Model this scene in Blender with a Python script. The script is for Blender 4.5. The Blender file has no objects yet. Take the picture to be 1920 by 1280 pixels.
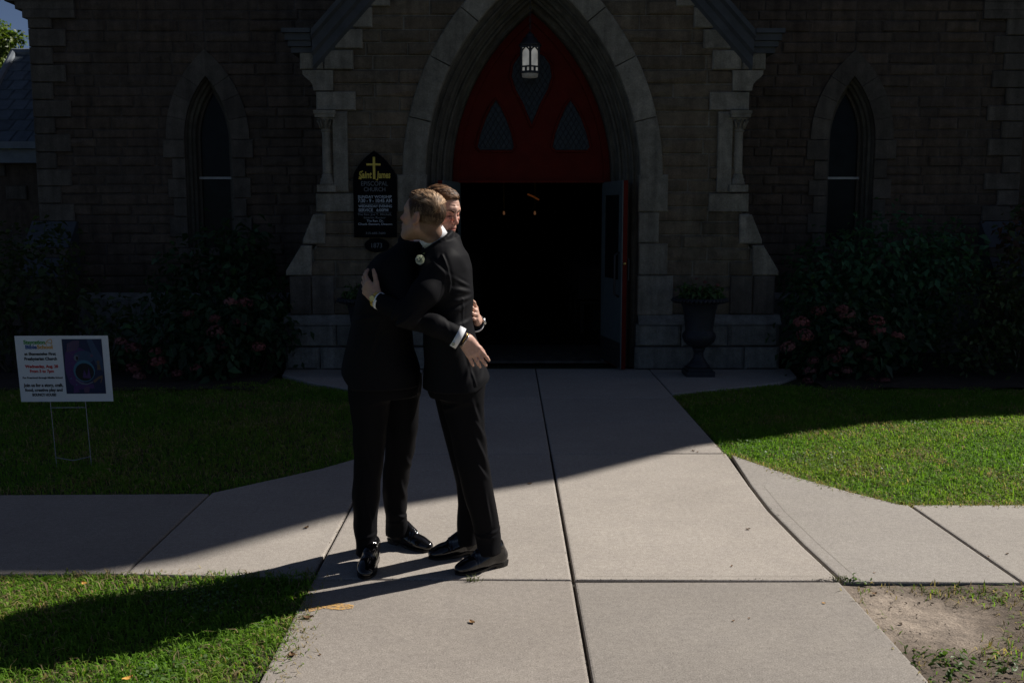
import bpy, math, random
import numpy as np
from mathutils import Vector, Matrix, noise
import openvdb

random.seed(7)
RNG = np.random.default_rng(11)
SC = bpy.context.scene
COL = SC.collection

# ------------------------------------------------------------------ camera, sky, sun, exposure
F_PX, CAM_H, U0 = 1866.7, 1.71, 952.0
PITCH = math.atan(242.0 / F_PX)
cam_data = bpy.data.cameras.new('camera')
cam_data.lens = 35.0
cam_data.sensor_width = 36.0
cam_data.clip_start = 0.05
cam_data.clip_end = 1500.0
cam = bpy.data.objects.new('camera', cam_data)
COL.objects.link(cam)
cam.location = (0, 0, CAM_H)
cam.rotation_euler = (math.radians(90) - PITCH, 0, -0.0043)
SC.camera = cam

SUN_EL, SUN_AZ = math.radians(40), math.radians(62)      # azimuth from +Y towards +X
world = bpy.data.worlds.new('World')
SC.world = world
world.use_nodes = True
wn = world.node_tree
bg = wn.nodes['Background']
sky = wn.nodes.new('ShaderNodeTexSky')
sky.sky_type = 'NISHITA'
sky.sun_disc = False
sky.sun_elevation = SUN_EL
sky.sun_rotation = SUN_AZ
sky.air_density = 0.36
sky.dust_density = 0.7
sky.ozone_density = 0.8
wn.links.new(sky.outputs[0], bg.inputs['Color'])
bg.inputs['Strength'].default_value = 0.05

sd = bpy.data.lights.new('sun', 'SUN')
sd.energy = 5.0
sd.angle = math.radians(0.53)
sd.color = (1.0, 0.945, 0.87)
sun = bpy.data.objects.new('sun', sd)
COL.objects.link(sun)
sdir = Vector((math.sin(SUN_AZ) * math.cos(SUN_EL), math.cos(SUN_AZ) * math.cos(SUN_EL), math.sin(SUN_EL)))
sun.rotation_euler = sdir.to_track_quat('Z', 'Y').to_euler()
sun.location = sdir * 60

SC.view_settings.view_transform = 'Standard'
SC.view_settings.look = 'None'
SC.view_settings.gamma = 1.0
SC.view_settings.use_curve_mapping = False
SC.view_settings.exposure = 0.35
SC.cycles.max_bounces = 6
SC.cycles.use_denoising = True

# ------------------------------------------------------------------ helpers
_c, _s = math.cos(PITCH), math.sin(PITCH)


def W(u, v, Y):
    """photo pixel at depth Y -> world point"""
    zz = (v - 640) * _c + F_PX * _s
    yd = F_PX * _c - (v - 640) * _s
    t = Y / yd
    return np.array(((u - U0) * t, Y, CAM_H - zz * t))


def G(u, v, z=0.0):
    """photo pixel on the plane z -> world point"""
    zz = (v - 640) * _c + F_PX * _s
    yd = F_PX * _c - (v - 640) * _s
    t = (CAM_H - z) / zz
    return np.array(((u - U0) * t, yd * t, z))


def mesh_np(name, V, faces, smooth=False):
    """faces: list of index arrays (n,3) / (n,4), or list of lists"""
    me = bpy.data.meshes.new(name)
    V = np.asarray(V, dtype=np.float32)
    me.vertices.add(len(V))
    me.vertices.foreach_set('co', V.ravel())
    loops, starts, tot, n = [], [], [], 0
    for fa in faces:
        fa = np.asarray(fa, dtype=np.int32)
        if fa.size == 0:
            continue
        if fa.ndim == 1:
            fa = fa[None, :]
        k = fa.shape[1]
        loops.append(fa.ravel())
        starts.append(n + np.arange(len(fa)) * k)
        tot.append(np.full(len(fa), k))
        n += fa.size
    loops = np.concatenate(loops).astype(np.int32)
    starts = np.concatenate(starts).astype(np.int32)
    tot = np.concatenate(tot).astype(np.int32)
    me.loops.add(len(loops))
    me.loops.foreach_set('vertex_index', loops)
    me.polygons.add(len(starts))
    me.polygons.foreach_set('loop_start', starts)
    me.polygons.foreach_set('loop_total', tot)
    if smooth:
        me.polygons.foreach_set('use_smooth', np.ones(len(starts), dtype=bool))
    me.update(calc_edges=True)
    me.validate()
    return me


def vcol(me, colors, name='tint'):
    a = me.color_attributes.new(name, 'FLOAT_COLOR', 'POINT')
    c = np.ones((len(me.vertices), 4), dtype=np.float32)
    c[:, :3] = colors
    a.data.foreach_set('color', c.ravel())


def link(name, me, mat=None, parent=None):
    o = bpy.data.objects.new(name, me)
    COL.objects.link(o)
    if mat is not None and me is not None and len(me.materials) == 0:
        me.materials.append(mat)
    if parent is not None:
        o.parent = parent
        if parent.get('_w') is not None:
            o.matrix_parent_inverse = Matrix.Translation(-Vector(parent['_w']))
    return o


def tag(o, label=None, cat=None, group=None, kind=None):
    if label: o['label'] = label
    if cat: o['category'] = cat
    if group: o['group'] = group
    if kind: o['kind'] = kind
    return o


def thing(name, label, cat, loc=(0, 0, 0), group=None, world_children=True):
    """Empty at the base; children are given in world coordinates when world_children"""
    o = bpy.data.objects.new(name, None)
    COL.objects.link(o)
    o.location = loc
    o.empty_display_size = 0.2
    tag(o, label, cat, group)
    if world_children:
        o['_w'] = [float(c) for c in loc]
    return o


def strip_marks():
    for o in bpy.data.objects:
        if o.get('_w') is not None:
            del o['_w']


class MB:
    """collects shapes into one mesh"""
    def __init__(s):
        s.v, s.f = [], []

    def add(s, V, F):
        b = len(s.v)
        s.v.extend([tuple(map(float, p)) for p in V])
        s.f.extend([[i + b for i in f] for f in F])
        return s

    def box(s, x0, x1, y0, y1, z0, z1):
        V = [(x0, y0, z0), (x1, y0, z0), (x1, y1, z0), (x0, y1, z0), (x0, y0, z1), (x1, y0, z1), (x1, y1, z1), (x0, y1, z1)]
        return s.add(V, [(0, 3, 2, 1), (4, 5, 6, 7), (0, 1, 5, 4), (1, 2, 6, 5), (2, 3, 7, 6), (3, 0, 4, 7)])

    def prism(s, poly, y0, y1):
        """polygon in (x,z), extruded along y from y0 (front) to y1"""
        n = len(poly)
        V = [(p[0], y0, p[1]) for p in poly] + [(p[0], y1, p[1]) for p in poly]
        F = [list(range(n)), list(range(2 * n - 1, n - 1, -1))]
        F += [[i, i + n, (i + 1) % n + n, (i + 1) % n] for i in range(n)]
        return s.add(V, F)

    def block(s, poly, y0, y1, ch=0.012):
        """like prism but with a chamfered front edge (poly convex)"""
        n = len(poly)
        c = np.mean(np.array(poly, float), axis=0)
        inn = []
        for p in poly:
            d = c - np.array(p, float)
            L = max(np.linalg.norm(d), 1e-6)
            inn.append(np.array(p, float) + d / L * min(ch * 1.4, L * 0.4))
        V = [(p[0], y0, p[1]) for p in inn] + [(p[0], y0 + ch, p[1]) for p in poly] + [(p[0], y1, p[1]) for p in poly]
        F = [list(range(n)), list(range(3 * n - 1, 2 * n - 1, -1))]
        for k in (0, n):
            F += [[i + k, i + n + k, (i + 1) % n + n + k, (i + 1) % n + k] for i in range(n)]
        return s.add(V, F)

    def tube(s, pts, r, n=8, caps=True):
        pts = [np.array(p, float) for p in pts]
        rr = r if hasattr(r, '__len__') else [r] * len(pts)
        V, F = [], []
        t0 = pts[1] - pts[0]
        a = np.array((0, 0, 1.0)) if abs(t0[2]) < 0.9 * np.linalg.norm(t0) else np.array((1.0, 0, 0))
        for i, p in enumerate(pts):
            t = pts[min(i + 1, len(pts) - 1)] - pts[max(i - 1, 0)]
            t = t / (np.linalg.norm(t) + 1e-9)
            a = a - t * a.dot(t)
            a /= (np.linalg.norm(a) + 1e-9)
            b = np.cross(t, a)
            for k in range(n):
                th = 2 * math.pi * k / n
                V.append(p + rr[i] * (math.cos(th) * a + math.sin(th) * b))
        for i in range(len(pts) - 1):
            for k in range(n):
                F.append([i * n + k, i * n + (k + 1) % n, (i + 1) * n + (k + 1) % n, (i + 1) * n + k])
        if caps:
            F.append(list(range(n - 1, -1, -1)))
            F.append([(len(pts) - 1) * n + k for k in range(n)])
        return s.add(V, F)

    def lathe(s, prof, n=24, c=(0, 0, 0), lobes=0, amp=0.0, sel=None):
        V, F = [], []
        for j, (r, z) in enumerate(prof):
            for k in range(n):
                th = 2 * math.pi * k / n
                rr = r
                if lobes and (sel is None or j in sel):
                    rr = r * (1 + amp * math.cos(lobes * th))
                V.append((c[0] + rr * math.cos(th), c[1] + rr * math.sin(th), c[2] + z))
        m = len(prof)
        for j in range(m - 1):
            for k in range(n):
                F.append([j * n + k, j * n + (k + 1) % n, (j + 1) * n + (k + 1) % n, (j + 1) * n + k])
        F.append(list(range(n - 1, -1, -1)))
        F.append([(m - 1) * n + k for k in range(n)])
        return s.add(V, F)

    def mesh(s, name, smooth=False):
        me = bpy.data.meshes.new(name)
        me.from_pydata(s.v, [], s.f)
        if smooth:
            me.polygons.foreach_set('use_smooth', np.ones(len(me.polygons), dtype=bool))
        me.update()
        return me

    def build(s, name, mat, parent=None, smooth=False):
        return link(name, s.mesh(name, smooth), mat, parent)


# ------------------------------------------------------------------ materials
def new_mat(name):
    m = bpy.data.materials.new(name)
    m.use_nodes = True
    nt = m.node_tree
    return m, nt, nt.nodes['Principled BSDF']


def nd(nt, typ, **kw):
    n = nt.nodes.new(typ)
    for k, v in kw.items():
        if k in n.inputs:
            n.inputs[k].default_value = v
        else:
            setattr(n, k, v)
    return n


def mixc(nt, fac, a, b, mode='MIX'):
    m = nt.nodes.new('ShaderNodeMix')
    m.data_type = 'RGBA'
    m.blend_type = mode
    for sock, val in ((m.inputs[0], fac), (m.inputs[6], a), (m.inputs[7], b)):
        if isinstance(val, bpy.types.NodeSocket):
            nt.links.new(val, sock)
        elif isinstance(val, (tuple, list)):
            sock.default_value = (*val[:3], 1)
        else:
            sock.default_value = val
    return m.outputs[2]


def ramp(nt, src, p0, p1, c0=(0, 0, 0), c1=(1, 1, 1)):
    r = nt.nodes.new('ShaderNodeValToRGB')
    r.color_ramp.elements[0].position = p0
    r.color_ramp.elements[1].position = p1
    r.color_ramp.elements[0].color = (*c0, 1)
    r.color_ramp.elements[1].color = (*c1, 1)
    nt.links.new(src, r.inputs[0])
    return r.outputs[0]


def pos_noise(nt, scale, detail=4, rough=0.6, coord='pos'):
    if coord == 'pos':
        g = nt.nodes.new('ShaderNodeNewGeometry').outputs['Position']
    else:
        g = nt.nodes.new('ShaderNodeTexCoord').outputs['Object']
    n = nd(nt, 'ShaderNodeTexNoise', Scale=scale, Detail=detail, Roughness=rough)
    nt.links.new(g, n.inputs['Vector'])
    return n.outputs['Fac']


def bump(nt, bsdf, src, strength, dist):
    b = nd(nt, 'ShaderNodeBump', Strength=strength, Distance=dist)
    nt.links.new(src, b.inputs['Height'])
    prev = bsdf.inputs['Normal'].links
    if prev:
        nt.links.new(prev[0].from_socket, b.inputs['Normal'])
    nt.links.new(b.outputs[0], bsdf.inputs['Normal'])


def plain(name, col, rough=0.6, var=0.15, scale=20.0, bmp=0.0, bscale=60.0, bdist=0.004, metal=0.0, spec=0.4, rnd=0.0, coord='pos', coat=0.0):
    m, nt, b = new_mat(name)
    lo = tuple(c * (1 - var) for c in col)
    hi = tuple(min(1, c * (1 + var)) for c in col)
    n = pos_noise(nt, scale, coord=coord)
    c = ramp(nt, n, 0.3, 0.7, lo, hi)
    if rnd:
        oi = nt.nodes.new('ShaderNodeObjectInfo')
        r = ramp(nt, oi.outputs['Random'], 0, 1, (1 - rnd,) * 3, (1 + rnd,) * 3)
        c = mixc(nt, 1.0, c, r, 'MULTIPLY')
    nt.links.new(c, b.inputs['Base Color'])
    b.inputs['Roughness'].default_value = rough
    b.inputs['Metallic'].default_value = metal
    b.inputs['Specular IOR Level'].default_value = spec
    b.inputs['Coat Weight'].default_value = coat
    if bmp:
        bump(nt, b, pos_noise(nt, bscale, coord=coord), bmp, bdist)
    return m


def stone_mat(name, col, warm, rnd=0.35, bscale=25.0, bmp=0.6):
    """weathered stone: colour drifts between two hues, each block its own tone, pits and stains"""
    m, nt, b = new_mat(name)
    big = pos_noise(nt, 1.7, 5)
    mid = pos_noise(nt, 9.0, 6, 0.65)
    fine = pos_noise(nt, 70.0, 4)
    oi = nt.nodes.new('ShaderNodeObjectInfo')
    tone = ramp(nt, oi.outputs['Random'], 0, 1, (1 - rnd,) * 3, (1 + rnd,) * 3)
    c = mixc(nt, ramp(nt, big, 0.35, 0.65), col, warm)
    c = mixc(nt, 1.0, c, tone, 'MULTIPLY')
    c = mixc(nt, 1.0, c, ramp(nt, mid, 0.25, 0.7, (0.62, 0.62, 0.62), (1.2, 1.2, 1.2)), 'MULTIPLY')
    g_ = nt.nodes.new('ShaderNodeNewGeometry').outputs['Position']
    mp = nd(nt, 'ShaderNodeMapping')
    mp.inputs['Scale'].default_value = (7.0, 7.0, 0.7)
    nt.links.new(g_, mp.inputs['Vector'])
    sk = nd(nt, 'ShaderNodeTexNoise', Scale=1.3, Detail=5.0, Roughness=0.6)
    nt.links.new(mp.outputs[0], sk.inputs['Vector'])
    c = mixc(nt, 1.0, c, ramp(nt, sk.outputs['Fac'], 0.32, 0.62, (0.72, 0.71, 0.69), (1.12, 1.12, 1.1)), 'MULTIPLY')
    c = mixc(nt, 1.0, c, ramp(nt, fine, 0.3, 0.7, (0.75, 0.75, 0.75), (1.15, 1.15, 1.15)), 'MULTIPLY')
    nt.links.new(c, b.inputs['Base Color'])
    b.inputs['Roughness'].default_value = 0.9
    b.inputs['Specular IOR Level'].default_value = 0.25
    bump(nt, b, pos_noise(nt, bscale, 6, 0.65), bmp, 0.02)
    bump(nt, b, fine, 0.4, 0.004)
    return m


def concrete_mat():
    m, nt, b = new_mat('concrete')
    big = pos_noise(nt, 1.1, 5, 0.6)
    mid = pos_noise(nt, 7.0, 6, 0.7)
    fine = pos_noise(nt, 160.0, 3, 0.7)
    spk = pos_noise(nt, 420.0, 2, 0.5)
    oi = nt.nodes.new('ShaderNodeObjectInfo')
    tone = ramp(nt, oi.outputs['Random'], 0, 1, (0.95, 0.95, 0.955), (1.05, 1.045, 1.04))
    c = mixc(nt, ramp(nt, big, 0.3, 0.7), (0.335, 0.305, 0.272), (0.39, 0.357, 0.32))
    c = mixc(nt, 1.0, c, tone, 'MULTIPLY')
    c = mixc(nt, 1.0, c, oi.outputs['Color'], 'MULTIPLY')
    c = mixc(nt, 1.0, c, ramp(nt, mid, 0.25, 0.75, (0.91, 0.91, 0.92), (1.06, 1.06, 1.05)), 'MULTIPLY')
    c = mixc(nt, 1.0, c, ramp(nt, fine, 0.3, 0.7, (0.62, 0.61, 0.60), (1.36, 1.36, 1.36)), 'MULTIPLY')
    c = mixc(nt, 1.0, c, ramp(nt, pos_noise(nt, 38.0, 4, 0.7), 0.3, 0.7, (0.84, 0.83, 0.82), (1.13, 1.13, 1.13)), 'MULTIPLY')
    c = mixc(nt, 1.0, c, ramp(nt, spk, 0.28, 0.42, (0.6, 0.58, 0.55), (1, 1, 1)), 'MULTIPLY')
    # hairline scratches and scuffs
    g = nt.nodes.new('ShaderNodeNewGeometry').outputs['Position']
    mp = nd(nt, 'ShaderNodeMapping')
    mp.inputs['Scale'].default_value = (3.0, 26.0, 1.0)
    mp.inputs['Rotation'].default_value = (0, 0, 0.5)
    nt.links.new(g, mp.inputs['Vector'])
    sn = nd(nt, 'ShaderNodeTexNoise', Scale=2.0, Detail=6.0, Roughness=0.7)
    nt.links.new(mp.outputs[0], sn.inputs['Vector'])
    c = mixc(nt, ramp(nt, sn.outputs['Fac'], 0.68, 0.78), c, mixc(nt, 0.16, c, (0.8, 0.78, 0.74)))
    # a few dark stains
    c = mixc(nt, ramp(nt, pos_noise(nt, 3.4, 7, 0.75), 0.64, 0.8), c, mixc(nt, 0.45, c, (0.12, 0.10, 0.085)))
    nt.links.new(c, b.inputs['Base Color'])
    b.inputs['Roughness'].default_value = 0.88
    b.inputs['Specular IOR Level'].default_value = 0.3
    bump(nt, b, fine, 0.5, 0.002)
    bump(nt, b, mid, 0.25, 0.006)
    return m


def leaf_mat(name, trans=0.35, rough=0.5, spec=0.3):
    """tint attribute drives the colour; light passes through thin leaves"""
    m, nt, b = new_mat(name)
    at = nt.nodes.new('ShaderNodeAttribute')
    at.attribute_name = 'tint'
    nt.links.new(at.outputs['Color'], b.inputs['Base Color'])
    b.inputs['Roughness'].default_value = rough
    b.inputs['Specular IOR Level'].default_value = spec
    tr = nt.nodes.new('ShaderNodeBsdfTranslucent')
    c = mixc(nt, 1.0, at.outputs['Color'], (1.5, 1.6, 0.7), 'MULTIPLY')
    nt.links.new(c, tr.inputs['Color'])
    mx = nt.nodes.new('ShaderNodeMixShader')
    mx.inputs[0].default_value = trans
    nt.links.new(b.outputs[0], mx.inputs[1])
    nt.links.new(tr.outputs[0], mx.inputs[2])
    nt.links.new(mx.outputs[0], nt.nodes['Material Output'].inputs['Surface'])
    return m


def emit_mat(name, col, strength):
    m, nt, b = new_mat(name)
    b.inputs['Base Color'].default_value = (*col, 1)
    b.inputs['Emission Color'].default_value = (*col, 1)
    b.inputs['Emission Strength'].default_value = strength
    b.inputs['Roughness'].default_value = 0.4
    return m


def attr_mat(name, rough=0.5, spec=0.4, sss=0.0, bmp=0.0, bscale=300.0, aniso=False):
    m, nt, b = new_mat(name)
    at = nt.nodes.new('ShaderNodeAttribute')
    at.attribute_name = 'tint'
    n = pos_noise(nt, 90.0, 3)
    c = mixc(nt, 1.0, at.outputs['Color'], ramp(nt, n, 0.3, 0.7, (0.9, 0.88, 0.88), (1.08, 1.08, 1.08)), 'MULTIPLY')
    nt.links.new(c, b.inputs['Base Color'])
    b.inputs['Roughness'].default_value = rough
    b.inputs['Specular IOR Level'].default_value = spec
    if sss:
        b.inputs['Subsurface Weight'].default_value = sss
        b.inputs['Subsurface Radius'].default_value = (1.0, 0.35, 0.2)
        b.inputs['Subsurface Scale'].default_value = 0.006
    if bmp:
        bump(nt, b, pos_noise(nt, bscale, 3), bmp, 0.001)
    return m


M = {}
M['concrete'] = concrete_mat()
M['joint'] = plain('joint_dirt', (0.035, 0.03, 0.024), 0.95, 0.5, 60)
M['soil'] = plain('soil', (0.075, 0.055, 0.036), 0.95, 0.35, 6, 0.8, 40, 0.02)
M['turf'] = plain('turf_base', (0.045, 0.05, 0.018), 0.95, 0.45, 9, 0.8, 60, 0.02)
M['mulch'] = plain('mulch', (0.035, 0.024, 0.016), 0.95, 0.5, 20, 0.9, 50, 0.03)
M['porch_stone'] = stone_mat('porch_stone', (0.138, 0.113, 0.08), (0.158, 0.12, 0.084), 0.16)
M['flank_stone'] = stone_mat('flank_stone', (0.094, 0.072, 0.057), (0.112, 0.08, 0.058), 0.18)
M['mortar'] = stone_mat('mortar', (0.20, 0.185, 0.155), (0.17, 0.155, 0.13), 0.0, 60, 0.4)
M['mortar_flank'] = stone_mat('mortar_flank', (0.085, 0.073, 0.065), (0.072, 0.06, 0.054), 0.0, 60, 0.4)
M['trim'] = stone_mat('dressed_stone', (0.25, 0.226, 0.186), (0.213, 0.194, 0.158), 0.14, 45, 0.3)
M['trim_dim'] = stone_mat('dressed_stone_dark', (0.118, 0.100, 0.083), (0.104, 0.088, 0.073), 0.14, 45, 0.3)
M['mould'] = stone_mat('moulding_stone', (0.12, 0.11, 0.088), (0.10, 0.09, 0.074), 0.1, 45, 0.25)
M['plinth'] = stone_mat('plinth_stone', (0.22, 0.215, 0.20), (0.19, 0.185, 0.165), 0.14, 12, 1.0)
M['lead'] = plain('lead_flashing', (0.13, 0.15, 0.175), 0.5, 0.2, 6, 0.2, 20, 0.01)
M['coping'] = plain('coping_stone', (0.055, 0.06, 0.068), 0.7, 0.25, 6, 0.3, 20, 0.01)
M['slate'] = plain('slate', (0.06, 0.075, 0.09), 0.6, 0.25, 8, 0.3, 30, 0.01, rnd=0.3)
M['red'] = plain('red_paint', (0.10, 0.010, 0.006), 0.6, 0.15, 7, 0.12, 40, 0.003, spec=0.06)
M['door_grey'] = plain('grey_green_paint', (0.085, 0.105, 0.105), 0.55, 0.15, 9)
M['kick'] = plain('kick_plate', (0.03, 0.03, 0.03), 0.45, 0.2, 9)
M['iron'] = plain('black_iron', (0.018, 0.018, 0.02), 0.5, 0.2, 30, 0.15, 90)
M['brass'] = plain('brass', (0.55, 0.36, 0.10), 0.3, 0.1, 60, metal=1.0)
M['steel'] = plain('galvanised_wire', (0.32, 0.325, 0.33), 0.5, 0.1, 60, metal=0.3)
M['gold'] = plain('gold_metal', (0.75, 0.52, 0.16), 0.25, 0.1, 60, metal=1.0)
M['silver'] = plain('silver_metal', (0.6, 0.6, 0.6), 0.25, 0.1, 60, metal=1.0)
M['glass'] = plain('leaded_glass', (0.025, 0.03, 0.034), 0.3, 0.4, 25, 0.35, 25, 0.01, spec=0.2)
M['window_glass'] = plain('window_glass', (0.010, 0.012, 0.013), 0.2, 0.4, 6, spec=0.08)
M['dark_frame'] = plain('brown_frame', (0.07, 0.055, 0.04), 0.6, 0.2, 20)
M['white_bar'] = plain('white_bar', (0.42, 0.42, 0.41), 0.5, 0.1, 20)
M['interior'] = plain('interior_wood', (0.03, 0.018, 0.01), 0.7, 0.3, 5)
M['lamp_glass'] = emit_mat('lantern_glass', (0.95, 0.93, 0.86), 0.09)
_nt = M['lamp_glass'].node_tree
_b = _nt.nodes['Principled BSDF']
_b.inputs['Base Color'].default_value = (0.3, 0.3, 0.29, 1)
_nt.links.new(ramp(_nt, pos_noise(_nt, 9.0, 2), 0.35, 0.65, (0.085,) * 3, (0.155,) * 3), _b.inputs['Emission Strength'])
M['lamp_bottom'] = emit_mat('lantern_bottom', (0.95, 0.93, 0.86), 0.018)
M['lamp_bottom'].node_tree.nodes['Principled BSDF'].inputs['Base Color'].default_value = (0.2, 0.2, 0.19, 1)
M['candle'] = emit_mat('candle_light', (1.0, 0.45, 0.2), 0.05)
M['beam_glow'] = emit_mat('lit_beam', (0.9, 0.25, 0.06), 0.03)  # no lamp: light on a beam put in as emission
M['sign_black'] = plain('sign_black', (0.005, 0.005, 0.006), 0.6, 0.1, 30, spec=0.03)
M['sign_gold'] = plain('sign_gold', (0.62, 0.46, 0.06), 0.4, 0.1, 40)
M['sign_grey'] = plain('sign_letter_grey', (0.17, 0.18, 0.19), 0.6, 0.05, 40)
M['sign_white'] = plain('sign_letter_white', (0.42, 0.46, 0.50), 0.6, 0.05, 40)
M['board_white'] = plain('corrugated_white', (0.74, 0.76, 0.78), 0.5, 0.02, 10)
M['leaf'] = leaf_mat('leaf')
M['grass'] = leaf_mat('grass_blade', 0.45, 0.6, 0.10)
M['bark'] = plain('bark', (0.06, 0.045, 0.03), 0.9, 0.35, 12, 0.8, 20, 0.02)
M['terracotta'] = plain('urn_iron', (0.016, 0.018, 0.023), 0.6, 0.25, 18, 0.3, 50, 0.004)
M['suit'] = plain('suit_wool', (0.0105, 0.0106, 0.0122), 0.6, 0.12, 300, 0.25, 900, 0.0006, spec=0.03)
M['suit'].node_tree.nodes['Principled BSDF'].inputs['Sheen Weight'].default_value = 0.0
M['suit'].node_tree.nodes['Principled BSDF'].inputs['Sheen Roughness'].default_value = 0.35
M['trouser'] = plain('trouser_wool', (0.0085, 0.0085, 0.0098), 0.6, 0.12, 300, 0.25, 900, 0.0006, spec=0.03)
M['shirt'] = plain('shirt_white', (0.78, 0.79, 0.82), 0.7, 0.03, 60)
M['patent'] = plain('patent_leather', (0.006, 0.006, 0.007), 0.08, 0.1, 30, 0.05, 50, 0.003, spec=0.5, coat=0.25)
M['sole'] = plain('shoe_sole', (0.012, 0.011, 0.010), 0.55, 0.2, 40)
M['skin'] = attr_mat('skin', 0.5, 0.3, 0.12, 0.25, 500)
M['hair'] = attr_mat('hair', 0.55, 0.22)
M['rose'] = plain('rose_petal', (0.72, 0.74, 0.62), 0.6, 0.06, 80)
M['chalk'] = plain('orange_paint', (0.62, 0.30, 0.06), 0.85, 0.3, 120)


# ------------------------------------------------------------------ lettering
def text_mesh(txt, size, align='CENTER', bold=0.0, sx=1.0, extrude=0.0006, shear=0.0, spacing=1.0):
    cu = bpy.data.curves.new('lettering', 'FONT')
    cu.body = txt
    cu.size = size
    cu.align_x = align
    cu.offset = bold
    cu.extrude = extrude
    cu.shear = shear
    cu.resolution_u = 3
    cu.space_character = spacing
    ob = bpy.data.objects.new('tmp_text', cu)
    COL.objects.link(ob)
    dg = bpy.context.evaluated_depsgraph_get()
    me = bpy.data.meshes.new_from_object(ob.evaluated_get(dg))
    bpy.data.objects.remove(ob)
    bpy.data.curves.remove(cu)
    n = len(me.vertices)
    V = np.zeros(n * 3, dtype=np.float32)
    me.vertices.foreach_get('co', V)
    V = V.reshape(-1, 3)
    V[:, 0] *= sx
    me.vertices.foreach_set('co', V.ravel())
    me.update()
    return me, V


def lettering(txt, width, x, y, z, mat, parent, Mx=None, cap=None, bold=0.0, align='CENTER', shear=0.0, spacing=1.0):
    """text standing in the xz plane facing -y, scaled to `width` (and cap height `cap`)"""
    me, V = text_mesh(txt, 1.0, align, bold, shear=shear, spacing=spacing)
    w = V[:, 0].max() - V[:, 0].min()
    kx = width / w
    kz = cap / 0.7 if cap else kx
    cx = (V[:, 0].max() + V[:, 0].min()) / 2 if align == 'CENTER' else V[:, 0].min()
    out = np.stack([(V[:, 0] - cx) * kx + x, y - V[:, 2] * 1.0, V[:, 1] * kz + z], axis=1)
    if Mx is not None:
        out = out @ np.array(Mx.to_3x3()).T + np.array(Mx.translation)
    me.vertices.foreach_set('co', out.astype(np.float32).ravel())
    me.update()
    return link('lettering', me, mat, parent)

# ------------------------------------------------------------------ ground
def inset(poly, d):
    P = [np.array(p, float) for p in poly]
    A = sum(P[i][0] * P[(i + 1) % len(P)][1] - P[(i + 1) % len(P)][0] * P[i][1] for i in range(len(P)))
    if A < 0:
        P = P[::-1]
    out = []
    n = len(P)
    for i in range(n):
        a, b, c = P[i - 1], P[i], P[(i + 1) % n]
        e1 = (b - a) / np.linalg.norm(b - a)
        e2 = (c - b) / np.linalg.norm(c - b)
        n1, n2 = np.array((-e1[1], e1[0])), np.array((-e2[1], e2[0]))
        m = n1 + n2
        out.append(b + m * d / max(0.3, (1 + n1.dot(n2))))
    return out


def slab(poly, parent, top=0.0, gap=0.006, name='slab', mat='concrete', thick=0.1, vignette_tone=(1, 1, 1)):
    outer = inset(poly, gap)
    mid = inset(poly, gap + 0.004)
    inn = inset(poly, gap + 0.012)
    n = len(outer)
    V = [(p[0], p[1], top) for p in inn] + [(p[0], p[1], top - 0.002) for p in mid] + [(p[0], p[1], top - 0.008) for p in outer] + [(p[0], p[1], top - thick) for p in outer]
    F = [list(range(n))]
    for k in range(3):
        F += [[k * n + i, (k + 1) * n + i, (k + 1) * n + (i + 1) % n, k * n + (i + 1) % n] for i in range(n)]
    F.append([3 * n + i for i in range(n - 1, -1, -1)])
    o = MB().add(V, F).build(name, M[mat], parent)
    o.color = (*vignette_tone, 1)  # slab colour also carries painted lens falloff
    return o


def sheet(name, poly, z, mat, kind='structure', parent=None):
    o = MB().add([(p[0], p[1], z) for p in poly], [list(range(len(poly)))]).build(name, mat, parent)
    if kind:
        o['kind'] = kind
    return o


ground = sheet('ground', [(-400, -300), (400, -300), (400, 700), (-400, 700)], -0.06, M['turf'])
XL, XC, XR = -0.921, 0.306, 1.556
path = sheet('path', [(-0.95, 1.2), (1.58, 1.2), (1.58, 10.9), (-0.95, 10.9)], -0.022, M['joint'])
rows = [1.3, 2.4, 4.47, 6.96, 8.06, 9.13, 10.86]
bow = [(1.570, 6.96), (1.529, 6.1), (1.512, 5.57), (1.530, 5.0), (1.564, 4.47)]
for a, b in zip(rows[:-1], rows[1:]):
    la = a + 0.04 if abs(a - 4.47) < .01 else a
    lb = b + 0.04 if abs(b - 4.47) < .01 else b
    slab([(XL, la), (XC, a + (0.02 if la != a else 0)), (XC, b + (0.02 if lb != b else 0)), (XL, lb)], path, gap=0.007 if a < 6 else 0.005, vignette_tone=(.77, .765, .765) if a < 4 else (1, 1, 1))  # near slabs: own tone plus lens vignetting put into the colour
    if a == 4.47:
        slab([(XC, a + .02), (1.564, a)] + bow[3::-1] + [(XC, b)], path, gap=0.008)
    else:
        slab([(XC, a), (XR, a), (XR, b), (XC, b)], path, gap=0.006, vignette_tone=(.735, .74, .745) if a < 4 else (1, 1, 1))  # near right slab darkest, vignetting painted in
# apron in front of the porch
slab([(-2.46, 10.86), (-2.40, 10.45), (-2.02, 9.98), (-1.52, 9.56), (XL, 9.30), (XL, 10.86)], path, gap=0.005)
slab([(XR, 9.33), (1.75, 9.42), (2.2, 9.65), (2.72, 9.92), (3.05, 10.35), (3.12, 10.86), (XR, 10.86)], path, gap=0.005)

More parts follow.
